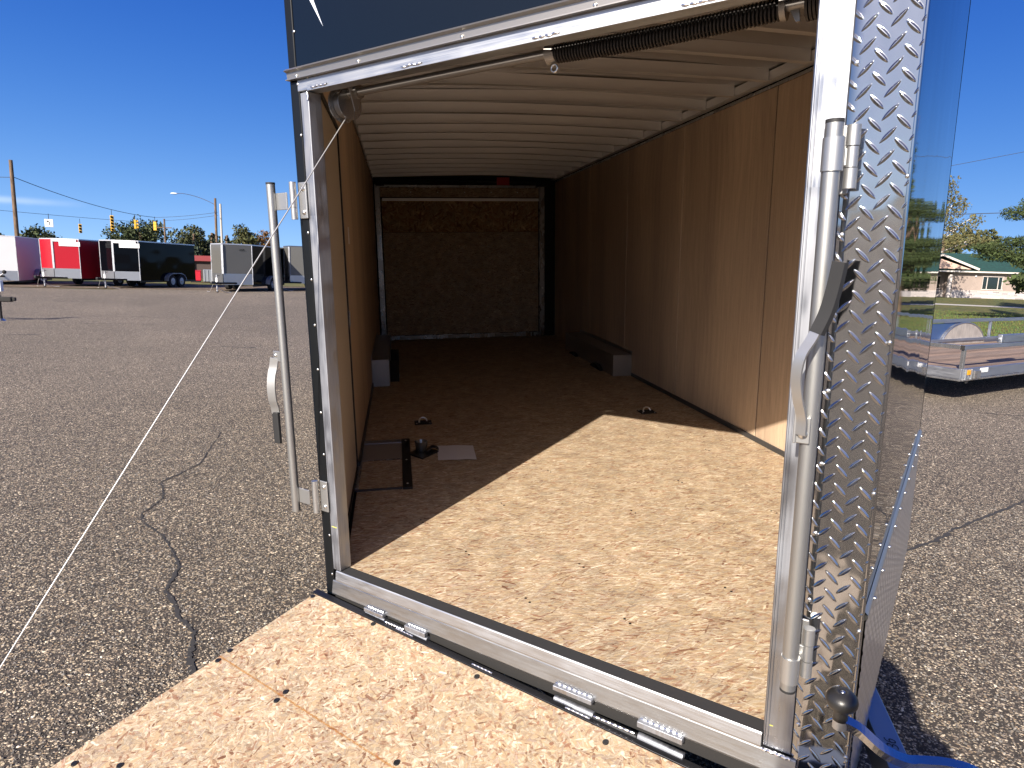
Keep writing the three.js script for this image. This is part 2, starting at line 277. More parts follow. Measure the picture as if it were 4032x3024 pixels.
// right wall: lauan sheets with open seams, left wall likewise round a side door
{
  const seams = [-0.12, -1.319, -2.488, -3.662, -4.846, -6.02, zB];
  for (let i = 0; i + 1 < seams.length; i++) { const g = bx(xR, xR + 0.008, 0, H, seams[i + 1] + 0.007, seams[i] - 0.007, 0.0015); const u = g.attributes.uv, m = i % 2; for (let k = 0; k < u.count; k++) { const q = u.getX(k) - seams[i + 1] + 0.012; u.setXY(k, m ? 1.19 - q : q, (i % 3 ? u.getY(k) : 2.1 - u.getY(k)) + 0.03); } part('wall_panel', g, M.ply, T); }
  part('side_wall', bx(xR + 0.010, xR + 0.09, -0.16, 2.14, zB - 0.05, -0.19), M.black, T);
  const ls = [-1.262, -2.488, -3.662, -4.846, -6.02, zB];
  for (let i = 0; i + 1 < ls.length; i++) { const g = bx(xL - 0.008, xL, 0, H, ls[i + 1] + 0.006, ls[i] - 0.006, 0.0015); const u = g.attributes.uv, m = i % 2; for (let k = 0; k < u.count; k++) { const q = u.getX(k) - ls[i + 1] + 0.012; u.setXY(k, m ? q : 1.19 - q, u.getY(k) + 0.03); } part('wall_panel', g, M.ply, T); }
  part('wall_panel', bx(xL - 0.008, xL, 1.725, H, -1.26, -0.15), M.ply, T);
  part('wall_panel', bx(xL - 0.008, xL, 0, 1.725, -0.46, -0.15), M.ply, T);
  part('side_wall', bx(xL - 0.055, xL - 0.02, -0.16, 2.14, zB - 0.05, -0.15), M.black, T);
  const d = part('side_door', bx(xL - 0.014, xL - 0.002, 0.03, 1.70, -1.215, -0.50, 0.002), M.plyDoor, T);
  part('door_seal', [bx(xL - 0.003, xL + 0.004, 1.702, 1.725, -1.256, -0.46), bx(xL - 0.003, xL + 0.004, 0.0, 1.70, -1.256, -1.222), bx(xL - 0.003, xL + 0.004, 0.0, 0.026, -1.22, -0.46)], M.seal, d);
  part('latch', bx(xL, xL + 0.008, 0.76, 0.84, -1.27, -1.225, 0.002), M.aluDull, d);
  part('base_trim', bx(xL - 0.002, xL + 0.012, 0.001, 0.034, -3.5, -1.27, 0.002), M.sill, T);
  part('base_trim', bx(xR - 0.014, xR - 0.001, 0.001, 0.030, -3.42, -0.12, 0.003), M.sill, T);
  part('paper_tag', bx(xL + 0.0005, xL + 0.0012, 1.175, 1.265, -1.63, -1.55), M.paper, T, 'small torn white tag stuck to the wall');
  // inner face of the other half of the nose
  const a = Math.atan2(rc[1] - tip[1], rc[0] - tip[0]), L = Math.hypot(rc[0] - tip[0], rc[1] - tip[1]);
  const g = new THREE.BoxGeometry(L - 0.16, H, 0.008); const q = prep(g); q.rotateY(-a).translate((tip[0] + rc[0]) / 2 - 0.055, H / 2, (tip[1] + rc[1]) / 2 - 0.075); part('nose_panel', q, M.ply, T);
}
// roof: slightly crowned skin carried by bent bows
{
  const crown = x => 0.034 * (1 - Math.pow((x - 1.55) / 1.16, 2));
  const skinPts = (z0, z1) => field(xL - 0.03, xR + 0.06, z0, z1, 24, 2, (x, z) => [x, H + 0.066 + crown(x), z]);
  part('roof_skin', skinPts(zB, -0.16), M.skin, T);
  part('roof_skin', prism([[xL, -0.158], [xR, -0.158], [1.592, 0.95], dpt(1.5, 0, -0.06).filter((_, i) => i !== 1), dpt(-0.02, 0, -0.06).filter((_, i) => i !== 1)], H + 0.066, H + 0.080), M.skin, T);
  part('roof', prism([[xL - 0.055, zB - 0.05], [xR + 0.09, zB - 0.05], rc, tip, [0.336, -0.155]], 2.14, 2.16), M.blackTrim, T);
  const r = rng(19);
  for (let k = 0; k < 17; k++) {
    const z = -0.215 - 0.3695 * k, wob = (r() - 0.5) * 0.012, x0 = xL + 0.005, x1 = xR - 0.055, g = [];
    const prof = [[0, 0.063], [0.002, 0.063], [0.002, 0.006], [0.026, 0.006], [0.026, 0.063], [0.03, 0.063], [0.03, 0.0], [-0.011, 0.0], [-0.011, 0.004], [0, 0.004]];
    const N = 24, pos = [], idx = [], np = prof.length;
    for (let i = 0; i <= N; i++) { const x = x0 + (x1 - x0) * i / N, y = H + 0.004 + crown(x) * 0.9 + wob * Math.sin((x - x0) * 3.1), dz = wob * 0.4 * Math.sin(x * 2.2); for (const [a, b] of prof) pos.push(x, y + b, z - a + dz); if (i) for (let j = 0; j < np; j++) { const a = (i - 1) * np + j, b = (i - 1) * np + (j + 1) % np; idx.push(a, b, b + np, a, b + np, a + np); } }
    const q = new THREE.BufferGeometry(); q.setAttribute('position', new THREE.Float32BufferAttribute(pos, 3)); q.setIndex(idx); const h = q.toNonIndexed(); h.computeVertexNormals();
    part('roof_bow', prep(h), M.bow, T);
  }
  part('top_rail', [bx(xR - 0.052, xR + 0.0, 2.012, 2.062, zB, -0.14, 0.003)], M.bow, T);
  part('top_rail', [bx(xL + 0.0, xL + 0.012, 1.99, 2.062, zB, -0.14, 0.002)], M.aluDull, T);
  part('top_trim', [bx(xR - 0.012, xR - 0.001, 1.984, 2.002, zB, -0.14, 0.002)], M.aluDull, T);
}
// wheel boxes
function wheelBox(x0, x1, h, wall) {
  const w = part('wheel_box', [bx(x0, x1, 0.0, h - 0.003, -5.18, -3.44, 0.003)], M.treadDull, T);
  const pos = [], nx = 6, ny = 7;
  part('front_plate', prep(field(x0 + 0.004, x1 - 0.004, 0.004, h - 0.006, 60, 70, (x, y) => { let t = 0; const cx = ((x - x0) / 0.030) % 1, cy = ((y) / 0.030) % 1, par = (Math.floor((x - x0) / 0.030) + Math.floor(y / 0.030)) % 2; const u = (cx - 0.5) * 0.7 + (par ? 1 : -1) * (cy - 0.5) * 0.7, v = -(par ? 1 : -1) * (cx - 0.5) * 0.7 + (cy - 0.5) * 0.7; t = Math.max(0, 1 - Math.abs(v) / 0.14) * (Math.abs(u) < 0.42 ? 1 : 0); return [x, y, -3.437 + 0.0016 * t]; })), M.treadDull, w);
  part('flange', [wall > 1 ? bx(x1 - 0.004, x1 + 0.0, h - 0.002, h + 0.028, -5.18, -3.44) : bx(x0, x0 + 0.004, h - 0.002, h + 0.028, -5.18, -3.44)], M.treadDull, w);
}
wheelBox(2.533, xR - 0.002, 0.198, 2); wheelBox(xL + 0.002, 0.540, 0.235, 1);
// rear end: closed rear ramp door with its spring tube
{
  const z = zB;
  part('rear_wall', bx(xL - 0.05, xR + 0.09, -0.16, 2.14, z - 0.06, z - 0.012), M.dark, T);
  part('rear_frame', [bx(0.408, 0.472, 0, 1.95, z - 0.01, z + 0.045, 0.003)], M.aluDull, T); part('rear_frame', [bx(2.497, 2.562, 0, 1.95, z - 0.01, z + 0.045, 0.003)], M.aluDull, T);
  part('rear_frame', bx(0.474, 2.495, 1.915, 1.945, z - 0.01, z + 0.045, 0.003), M.aluDull, T);
  part('rear_frame', bx(0.474, 2.495, 0.002, 0.055, z - 0.01, z + 0.03, 0.003), M.aluDull, T);
  part('rear_frame', bx(2.563, 2.70, 0.0, 1.95, z - 0.012, z - 0.002), M.dark, T);
  part('header_board', bx(0.476, 2.49, 1.80, 1.912, z - 0.01, z + 0.012), M.osb, T);
  const d = part('rear_door', bx(0.485, 2.485, 0.06, 1.365, z - 0.01, z + 0.004, 0.002), M.osb, T);
  part('upper_sheet', bx(0.485, 2.485, 1.369, 1.772, z - 0.01, z + 0.006, 0.002), M.osbDark, d);
  part('cross_bar', bx(0.495, 2.49, 1.752, 1.788, z + 0.007, z + 0.018, 0.002), M.bow, d);
  for (const y of [0.56, 0.86, 1.185]) for (let k = 0; k < 7; k++) part('screw', dome(0.62 + k * 0.30, y, z + 0.005, 0.0075, 0.5), M.aluDull, d);
  for (let k = 0; k < 5; k++) part('screw', dome(0.85 + k * 0.34, 1.86, z + 0.014, 0.008, 0.5), M.bolt, d);
  for (const x of [0.44, 2.53]) { const p = part('door_catch', bx(x - 0.022, x + 0.022, 0.52, 0.68, z + 0.046, z + 0.052, 0.002), M.aluDull, T); for (const y of [0.56, 0.64]) part('bolt', dome(x, y, z + 0.054, 0.013, 0.6), M.bolt, p); }
  const c = part('rear_spring', cyl([0.53, 2.005, z + 0.09], [1.68, 1.985, z + 0.09], 0.029, 0.027), M.dark, T);
  part('shaft', cyl([1.69, 1.985, z + 0.09], [2.52, 1.98, z + 0.09], 0.012), M.spring, c);
  part('bracket', [bx(0.425, 0.53, 1.93, 2.05, z + 0.05, z + 0.14, 0.005)], M.dark, c); part('bracket', [bx(2.44, 2.60, 1.93, 2.03, z + 0.05, z + 0.13, 0.005)], M.dark, c);
  part('warning_tag', bx(1.93, 2.09, 1.94, 2.035, z + 0.12, z + 0.123), M.red, c, 'red warning tag hanging on the spring shaft');
}
// a profile given as [outwards, up] pairs, run along the door wall from s0 to s1
const strip = (prof, s0, s1) => prep(new THREE.ExtrudeGeometry(new THREE.Shape(prof.map(p => new THREE.Vector2(p[0], p[1]))), { depth: s1 - s0, bevelEnabled: false }).rotateY(-Math.PI / 2).translate(s1, 0, 0));
// doorway: sill, posts, header, drip moulding
{
  const sill = part('door_sill', [dbx(-0.02, 1.466, -0.034, 0.0, -0.046, 0.0, 0.002)], M.sill, T);
  part('sill_lip', dw(strip([[0.0006, 0.0016], [0.003, 0.0012], [0.0055, -0.002], [0.0095, -0.030], [0.0085, -0.036], [0.0006, -0.036]], -0.019, 1.466)), M.aluH, sill);
  part('lower_beam', dw(strip([[-0.04, -0.0375], [0.006, -0.0375], [0.0085, -0.040], [0.0165, -0.084], [0.015, -0.089], [-0.04, -0.089]], -0.035, 1.545)), M.aluSill, sill);
  part('dark_gap_bar', [dbx(-0.03, 1.545, -0.13, -0.090, -0.04, 0.006)], M.dark, sill);  // dark bar added to stand for the black gap between sill and ramp
  const pl = part('door_post', [dbx(-0.038, 0.0, 0.0016, 1.625, -0.052, 0.0, 0.003)], M.alu, T);
  part('weld', dw(pathTube([[-0.004, 1.624, 0.001], [-0.001, 1.612, 0.0], [-0.003, 1.60, 0.001]], 0.004, 10, 6)), M.weld, pl);
  part('paint_mark', dbx(-0.03, -0.004, 0.168, 0.1705, 0.0003, 0.0008), S({ color: C(0.62, 0.60, 0.10), roughness: 0.6 }), pl);
  const pr = part('door_post', [dbx(1.4675, 1.533, -0.034, 1.628, -0.052, 0.0, 0.003)], M.alu, T);
  part('rib', [dbx(1.470, 1.4735, -0.03, 1.62, 0.0004, 0.0032, 0.0012)], M.alu, pr); part('rib', [dbx(1.4775, 1.480, -0.03, 1.62, 0.0004, 0.0026, 0.001)], M.alu, pr);
  part('weld', dw(pathTube(Array.from({ length: 14 }, (_, i) => [1.466 + i * 0.0052, -0.037 - 0.0008 * (i % 2), 0.0075 + 0.001 * (i % 3)]), 0.0042, 60, 7)), M.weld, pr);
  part('paint_mark', dbx(1.481, 1.489, 0.026, 0.0275, 0.0003, 0.0008), S({ color: C(0.62, 0.60, 0.10), roughness: 0.6 }), pr);
  const hd = part('door_header', [dbx(-0.047, 1.5325, 1.6285, 1.664, -0.052, 0.002, 0.003)], M.aluH, T);
  part('lower_lip', [dbx(0.001, 1.466, 1.6255, 1.632, 0.0024, 0.0052, 0.0012)], M.aluH, hd);
  const r = rng(44);
  for (const s of [0.02, 0.40, 0.83, 1.2]) { const pts = []; for (let i = 0; i < 9; i++) pts.push([s + i * 0.009, 1.6335 + 0.003 * (r() - 0.5), 0.004 + 0.002 * (i % 2)]); part('weld', dw(pathTube(pts, 0.0035, 50, 6)), M.weld, hd); }
  // drip moulding: a bent taupe strip
  const prof = [[0.002, 1.697], [0.016, 1.697], [0.024, 1.690], [0.012, 1.686], [0.010, 1.668], [0.018, 1.6665], [0.018, 1.664], [0.002, 1.664]];
  const sh = new THREE.Shape(prof.map(p => new THREE.Vector2(p[0], p[1]))); const g = prep(new THREE.ExtrudeGeometry(sh, { depth: 1.614, bevelEnabled: false }).rotateY(-Math.PI / 2).translate(1.532, 0, 0));
  // after the turn the profile's x runs along z
  const dm = part('drip_moulding', dw(g), S({ color: C(0.36, 0.34, 0.32), metalness: 0.9, roughness: 0.42 }), T);
  for (const s of [-0.035, 0.24, 0.62, 1.0, 1.36]) part('screw', dw(dome(s, 1.672, 0.012, 0.0055, 0.6)), M.bolt, dm);
  part('outer_panel', [dbx(-0.044, 1.533, 1.698, 2.14, -0.03, 0.0)], M.black, T);
  const dec = part('decal_streak', [dw(facePrism([[0.0875, 1.796], [0.005, 1.98], [-0.029, 1.98]], 0.0006, 0.0012))], M.decal, T);
  // black corner trim wrapping the edge of the side
  const tr = part('corner_trim', [dbx(-0.083, -0.039, -0.10, 1.664, -0.06, 0.001, 0.006), dbx(-0.083, -0.046, 1.698, 2.14, -0.06, 0.003, 0.006), dbx(-0.083, -0.039, 1.6645, 1.6975, -0.06, 0.001)], M.blackTrim, T);
  for (let y = 0.0; y < 2.1; y += 0.152) part('rivet', dw(dome(-0.045, y - 0.02, 0.0015, 0.0048, 0.55)), M.bolt, tr);
}
// polished tread plate on the point of the nose, its raised bars are in the surface itself
const bars = (u, v, A, B, Lh, w0, hh) => { // two sets of crossing bars, cell A x B
  let best = 0;
  for (const k of [0, 1]) {
    const fu = u / A - 0.5 * k, fv = v / B - 0.5 * k, iu = Math.round(fu), iv = Math.round(fv);
    const x = (fu - iu) * A, y = (fv - iv) * B, c = 0.69, s = 0.724, a = k ? x * c + y * s : x * c - y * s, b = k ? -x * s + y * c : x * s + y * c;
    const t = 1 - (a / Lh) * (a / Lh); if (t <= 0) continue; const w = w0 * t, q = 1 - (b / w) * (b / w); if (q > 0) best = Math.max(best, hh * Math.sqrt(q) * (0.45 + 0.55 * q) * Math.min(1, t * 1.6));
  }
  return best;
};
{
  const nz = noise(131, 64), warp = (s, y) => 0.0011 * (nz(s * 22, y * 9) - 0.5) + 0.0005 * (nz(s * 50 + 7, y * 30) - 0.5);
  const g = field(1.534, 1.648, -0.20, 2.14, 116, 2340, (s, y) => [s, y, 0.004 + warp(s, y) + bars(s - 1.535, y + 0.004, 0.0475, 0.0400, 0.0186, 0.0037, 0.0023) - 0.006 * Math.pow(Math.max(0, (1.552 - s) / 0.018), 2) * 0.5]);
  const np = part('nose_plate', dw(g), M.tread, T);
  for (let y = -0.1; y < 2.1; y += 0.157) part('rivet', dw(dome(1.543, y, 0.0035, 0.0052, 0.55)), M.bolt, np);
  for (let y = 0.02; y < 2.1; y += 0.31) part('rivet', dw(dome(1.6445, y, 0.0055, 0.0042, 0.7)), M.bolt, np);
  part('corner_edge', [dcyl([1.6475, -0.2, 0.001], [1.6475, 2.14, 0.001], 0.0042)], M.tread, np);
  part('nose_frame', [dbx(1.534, 1.640, -0.16, 2.14, -0.05, -0.004)], M.dark, T);
}
// other half of the nose: glossy black sheet over a tread-plate stone guard
{
  const L = Math.hypot(rc[0] - tip[0], rc[1] - tip[1]), ux = (rc[0] - tip[0]) / L, uz = (rc[1] - tip[1]) / L, nx = -uz, nzz = ux, nz = noise(151, 32);
  const at = (u, y, h) => [tip[0] + ux * u + nx * h, y, tip[1] + uz * u + nzz * h];
  const P = field(0.004, L - 0.02, 0.36, 2.14, 90, 60, (u, y) => at(u, y, 0.0012 * (nz(u * 3, y * 2.2) - 0.5) + 0.0005 * (nz(u * 9, y * 7) - 0.5) - 0.02 * Math.pow(Math.max(0, (u - L + 0.06) / 0.06), 2)));
  part('nose_panel', P, M.black, T);
  const G = field(0.004, L - 0.01, -0.16, 0.358, 440, 150, (u, y) => at(u, y, 0.005 + bars(u, y, 0.0475, 0.040, 0.0172, 0.0042, 0.0016)));
  const sg = part('stone_guard', G, M.treadGuard, T);
  part('edge_strip', prep(field(0.004, L - 0.01, 0.350, 0.374, 30, 3, (u, y) => at(u, y, 0.009 - 60 * Math.pow(y - 0.362, 2)))), M.galv, sg);
  for (let u = 0.1; u < L; u += 0.155) { const p = at(u, 0.362, 0.010); part('rivet', prep(new THREE.SphereGeometry(0.0045, 10, 6).translate(...p)), M.bolt, sg); }
  const back = prism([[tip[0] - 0.01, tip[1] - 0.03], rc.map((c, i) => c - (i ? 0.02 : 0.02)), [rc[0] - 0.05, rc[1] - 0.05], [tip[0] - 0.02, tip[1] - 0.06]], -0.16, 2.14); part('nose_frame', back, M.dark, T);
}
// left lock bar, swung out on its hinges
{
  const b = part('lock_bar', [dcyl([-0.156, 0.219, 0.05], [-0.155, 1.352, 0.05], 0.0142, 0.0142, 20)], M.galv, T);
  part('cap', [dcyl([-0.155, 1.352, 0.05], [-0.155, 1.358, 0.05], 0.0148, 0.0148, 20)], M.rubber, b);
  for (const y of [1.297, 0.279]) {
    const k = part('hinge', [dbx(-0.150, -0.088, y - 0.027, y + 0.027, 0.038, 0.043, 0.0015)], M.zinc, b);
    part('hinge_pin', [dcyl([-0.0775, y - 0.058, 0.024], [-0.0775, y - 0.02, 0.024], 0.0105), dcyl([-0.0775, y - 0.019, 0.024], [-0.0775, y + 0.019, 0.024], 0.0112), dcyl([-0.0775, y + 0.02, 0.024], [-0.0775, y + 0.058, 0.024], 0.0105)].slice(0, 1), M.zinc, b);
    part('hinge_pin', [dcyl([-0.0775, y - 0.019, 0.024], [-0.0775, y + 0.06, 0.024], 0.0110)], M.zinc, b);
    part('hinge_plate', [dbx(-0.070, -0.033, y - 0.056, y + 0.059, 0.003, 0.009, 0.004)], M.zinc, b);
    for (const q of [-0.036, 0.038]) part('bolt', [dw(dome(-0.047, y + q, 0.009, 0.0085, 0.75))], M.bolt, b);
  }
  part('handle_tab', [dbx(-0.205, -0.160, 0.764, 0.800, 0.053, 0.058, 0.002)], M.zinc, b);
  part('handle_pivot', [dw(dome(-0.192, 0.785, 0.058, 0.007, 0.7))], M.bolt, b);
  part('handle_strap', [dw(flatBar([[-0.195, 0.775, 0.061], [-0.202, 0.745, 0.063], [-0.207, 0.715, 0.069], [-0.209, 0.67, 0.074], [-0.210, 0.625, 0.071], [-0.211, 0.598, 0.064], [-0.212, 0.575, 0.061]], [0.92, 0, -0.39], 0.030, 0.005))], M.zinc, b);
  part('handle_grip', [dbx(-0.228, -0.1965, 0.466, 0.582, 0.055, 0.068, 0.004)], M.rubber, b);
}
// right lock bar in front of the post
{
  const n = 0.058, b = part('lock_bar', [dcyl([1.5225, 0.178, n], [1.5225, 1.358, n], 0.0162, 0.0162, 24)], M.galv, T);
  part('cap', [dcyl([1.5225, 1.358, n], [1.5225, 1.3645, n], 0.0166, 0.0166, 24)], M.rubber, b); part('cap', [dcyl([1.5225, 0.1725, n], [1.5225, 0.178, n], 0.0166, 0.0166, 24)], M.rubber, b);
  for (const [y0, y1, h0, h1] of [[1.272, 1.332, 1.240, 1.356], [0.196, 0.256, 0.205, 0.322]]) {
    part('collar', [dcyl([1.5235, y0, n], [1.5235, y1, n], 0.0196, 0.0196, 24)], M.zinc, b);
    const th = (h1 - h0) / 3;
    for (let k = 0; k < 3; k++) part('hinge_knuckle', [dcyl([1.5525, h0 + th * k + 0.0008, 0.034], [1.5525, h0 + th * (k + 1) - 0.0008, 0.034], k === 1 ? 0.0112 : 0.0122, k === 1 ? 0.0112 : 0.0122, 18)], M.zinc, b);
    part('hinge_arm', [dbx(1.530, 1.550, h0 + th + 0.004, h1 - th - 0.004, 0.036, 0.042, 0.001)], M.zinc, b);
    part('hinge_plate', [dbx(1.497, 1.548, h0 - 0.008, h1 + 0.004, 0.005, 0.011, 0.003)], M.zinc, b);
  }
  part('handle_tab', [dbx(1.499, 1.528, 0.745, 0.800, n + 0.018, n + 0.024, 0.002)], M.zinc, b); part('handle_tab', [dbx(1.497, 1.503, 0.745, 0.815, n + 0.004, n + 0.030, 0.002)], M.zinc, b);
  part('handle_pivot', [dw(dome(1.514, 0.765, n + 0.024, 0.0105, 0.6))], M.bolt, b);
  part('handle_strap', [dw(flatBar([[1.513, 0.765, n + 0.032], [1.512, 0.80, n + 0.034], [1.505, 0.845, n + 0.052], [1.501, 0.89, n + 0.060], [1.507, 0.930, n + 0.060], [1.520, 0.958, n + 0.052], [1.531, 0.985, n + 0.046]], [0.93, 0, 0.36], 0.021, 0.0055))], M.zinc, b);
  part('handle_grip', [dw(flatBar([[1.529, 0.972, n + 0.046], [1.542, 1.010, n + 0.042], [1.551, 1.055, n + 0.040], [1.558, 1.106, n + 0.040]], [0.93, 0, 0.36], 0.025, 0.014))], M.rubber, b);
}
// door spring, shaft and cable drum behind the header
{
  const n = -0.12, y = 1.630, c = part('spring_shaft', [dcyl([0.03, y + 0.002, n], [1.46, y + 0.002, n], 0.0125)], M.shaft, T);
  const pts = [], turns = 66; for (let i = 0; i <= turns * 14; i++) { const a = i / 14 * 2 * Math.PI, t = i / (turns * 14), s = 0.822 + 0.548 * t; pts.push(V(...dpt(s, y - 0.002 - 0.006 * Math.sin(Math.PI * t) + 0.0205 * Math.sin(a), n + 0.0205 * Math.cos(a)))); }
  class Poly extends THREE.Curve { getPoint(t, o = V()) { const x = t * (pts.length - 1), i = Math.min(pts.length - 2, Math.floor(x)); return o.copy(pts[i]).lerp(pts[i + 1], x - i); } }
  part('coil_spring', prep(new THREE.TubeGeometry(new Poly(), turns * 14, 0.0034, 6)), M.spring, c);
  part('spring_core', [dcyl([0.81, y - 0.002, n], [1.375, y - 0.002, n], 0.0165)], M.dark, c);
  part('spring_cone', [dcyl([0.800, y, n], [0.824, y, n], 0.027, 0.022)], M.shaft, c);
  part('hook', [dw(new THREE.TorusGeometry(0.009, 0.003, 8, 16).translate(0.818, y - 0.036, n)).toNonIndexed()].map(prepIf), M.bolt, c);
  part('anchor_plate', [dw(facePrism([[1.366, y + 0.035], [1.405, y + 0.035], [1.412, y - 0.034], [1.404, y - 0.034]], n - 0.004, n + 0.004))], M.shaft, c); part('anchor_plate', [dcyl([1.372, y, n], [1.384, y, n], 0.027)], M.shaft, c);
  for (let k = 0; k < 7; k++) part('drum_rib', [dcyl([1.424 + k * 0.0075, y, n], [1.429 + k * 0.0075, y, n], 0.036 - k * 0.0006)], M.spring, c);
  const d = part('cable_drum', [dcyl([0.022, y - 0.028, n], [0.052, y - 0.028, n], 0.040, 0.038, 28)], M.shaft, c);
  part('drum_flange', [dcyl([0.016, y - 0.028, n], [0.021, y - 0.028, n], 0.056, 0.056, 32)], M.aluDull, c); part('drum_flange', [dcyl([0.053, y - 0.028, n], [0.057, y - 0.028, n], 0.050, 0.050, 32)], M.aluDull, c);
  part('drum_bracket', [dw(facePrism([[-0.02, 0.03], [0.055, 0.03], [0.03, -0.052], [0.02, -0.052]], 0, 0.004).rotateY(-Math.PI / 2).translate(0.094, y - 0.005, n - 0.015))], M.shaft, c);
  part('bearing', [dcyl([0.090, y + 0.002, n], [0.104, y + 0.002, n], 0.021, 0.021, 20)], M.shaft, c);
}
// fold-down ramp
{
  const al = 5.9 * Math.PI / 180, h = V(...dpt(-0.100, -0.092, 0.02)), e = V(EX[0], -0.038, EX[1]).normalize(), t0 = V(-EX[1] * Math.cos(al), -Math.sin(al), EX[0] * Math.cos(al)), N = t0.clone().cross(e).normalize(), t = e.clone().cross(N).normalize();
  const MR = new THREE.Matrix4().makeBasis(e, N, t).setPosition(h), rw = g => { const u = g.attributes.uv.clone(); g.applyMatrix4(MR); g.setAttribute('uv', u); return g; };
  const rb = (...a) => rw(bx(...a));
  const ramp = part('ramp_door', [rb(0.0, 1.62, -0.020, 0.0, 0.024, 1.62, 0.002)], M.osbRamp, T, 'ramp door let down in front of the doorway, strand board face up');
  part('ramp_skin', [rb(0.0, 1.62, -0.050, -0.021, 0.0, 1.62)], M.black, ramp);
  part('hinge_edge', [rb(-0.012, 1.62, -0.035, 0.002, 0.0, 0.023, 0.002)], S({ color: C(0.05, 0.05, 0.055), metalness: 0.8, roughness: 0.35 }), ramp);
  for (const s of [[0.006, 0.04], [0.004, 0.376], [0.012, 0.424], [0.151, 0.796], [0.04, 0.858], [0.31, 0.036], [0.311, 0.396], [0.316, 0.432], [0.759, 0.048], [0.765, 0.402], [0.767, 0.446], [1.193, 0.06], [0.5, 0.796], [0.9, 0.80], [0.02, 1.2]]) part('screw', rw(prep(new THREE.CylinderGeometry(0.0075, 0.009, 0.004, 14).translate(s[0] + 0.004, 0.0015, s[1]))), M.screw, ramp);
  const a2 = 0.31, f = rb(0.0, 1.62, -0.018, 0.0, 0.0, 0.40, 0.002); // end flap bends down to the ground
  f.applyMatrix4(MR.clone().invert()); f.rotateX(a2 * 0.62).translate(0, -0.002, 1.63); f.applyMatrix4(MR); part('ramp_flap', f, M.osbRamp, ramp);
  // welded hinge tubes between sill and ramp
  for (const [a, b] of [[0.145, 0.425], [0.905, 1.285]]) {
    const w = (b - a) / 3, hg = part('ramp_hinge', [dcyl([a, -0.098 - 0.035 * a, 0.016], [a + w - 0.003, -0.098 - 0.035 * (a + w), 0.016], 0.011)], M.alu, T);
    part('hinge_leaf', [dbx(a, a + w - 0.003, -0.094, -0.078, 0.014, 0.033, 0.003)], M.alu, hg); part('hinge_leaf', [dbx(b - w + 0.003, b, -0.100, -0.082, 0.014, 0.033, 0.003)], M.alu, hg);
    part('knuckle', [dcyl([a + w, -0.100 - 0.036 * (a + w), 0.018], [b - w, -0.100 - 0.036 * (b - w), 0.018], 0.011)], M.screw, hg); part('knuckle', [dcyl([b - w + 0.003, -0.098 - 0.035 * (b - w), 0.016], [b, -0.098 - 0.035 * b, 0.016], 0.011)], M.alu, hg);
    for (const [p, q, y] of [[a + 0.006, a + w - 0.01, -0.0775], [a + w + 0.004, b - w - 0.004, -0.098 - 0.03 * a], [b - w + 0.01, b - 0.006, -0.0815]]) { const pts = []; for (let i = 0; i < 15; i++) pts.push([p + (q - p) * i / 14, y + 0.0012 * (i % 2), 0.0185 + 0.0015 * (i % 2) + (y < -0.09 ? 0.010 : 0)]); part('weld', dw(pathTube(pts, 0.0036, 70, 6)), M.weld, hg); }
  }
  const pts = []; for (const [a] of [[0.40], [0.72], [1.05]]) { const p = []; for (let i = 0; i < 12; i++) p.push([a + i * 0.007, 0.003 + 0.0008 * (i % 2), 0.014]); part('weld', rw(pathTube(p, 0.003, 50, 6)), M.weld, ramp); }
  // steel cable from the drum to the ramp's edge
  const q = h.clone().addScaledVector(t, 1.27).addScaledVector(N, 0.004);
  part('ramp_cable', cyl(dpt(0.037, 1.563, -0.12), q.toArray(), 0.0021, 0.0021, 8), M.cable, T);
  part('cable_eye', prep(new THREE.TorusGeometry(0.012, 0.004, 8, 16).translate(...q.toArray())), M.bolt, ramp);
}
// tie-down rings, floor hatch
for (const [x, z] of [[0.77, -2.15], [2.34, -2.114]]) {
  const d = part('tie_down', bx(x - 0.057, x + 0.057, 0.001, 0.006, z - 0.052, z + 0.052, 0.002), M.dark, T);
  part('ring', prep(new THREE.TorusGeometry(0.026, 0.0055, 8, 22, Math.PI * 1.2).rotateX(-0.5).translate(x, 0.012, z)), M.bolt, d);
  for (const a of [-1, 1]) for (const b of [-1, 1]) part('screw', prep(new THREE.SphereGeometry(0.005, 8, 5).translate(x + a * 0.044, 0.006, z + b * 0.038)), M.aluDull, d);
}
{
  const h = part('floor_hatch', bx(0.400, 0.625, 0.001, 0.003, -1.70, -1.39), M.hatchPlate, T);
  part('hatch_frame', [bx(0.396, 0.622, 0.001, 0.007, -1.765, -1.702, 0.001)], S({ color: C(0.40, 0.40, 0.44), metalness: 0.8, roughness: 0.4 }), h);
  part('hatch_frame', [bx(0.624, 0.672, 0.001, 0.009, -1.768, -0.90, 0.001)], M.screw, h);
  part('hatch_frame', [bx(0.396, 0.622, 0.001, 0.004, -1.388, -1.378)], M.aluDull, h);
  part('hatch_frame', [bx(0.396, 0.622, 0.001, 0.008, -0.925, -0.908, 0.001)], M.sill, h);
  part('hatch_frame', [bx(0.394, 0.412, 0.001, 0.012, -1.34, -0.93, 0.001)], M.aluDull, h);
  for (const z of [-1.72, -1.34, -0.96]) part('screw', dome(0, 0, 0, 0.006, 0.6).rotateX(-Math.PI / 2).translate(0.648, 0.009, z), M.bolt, h);
}
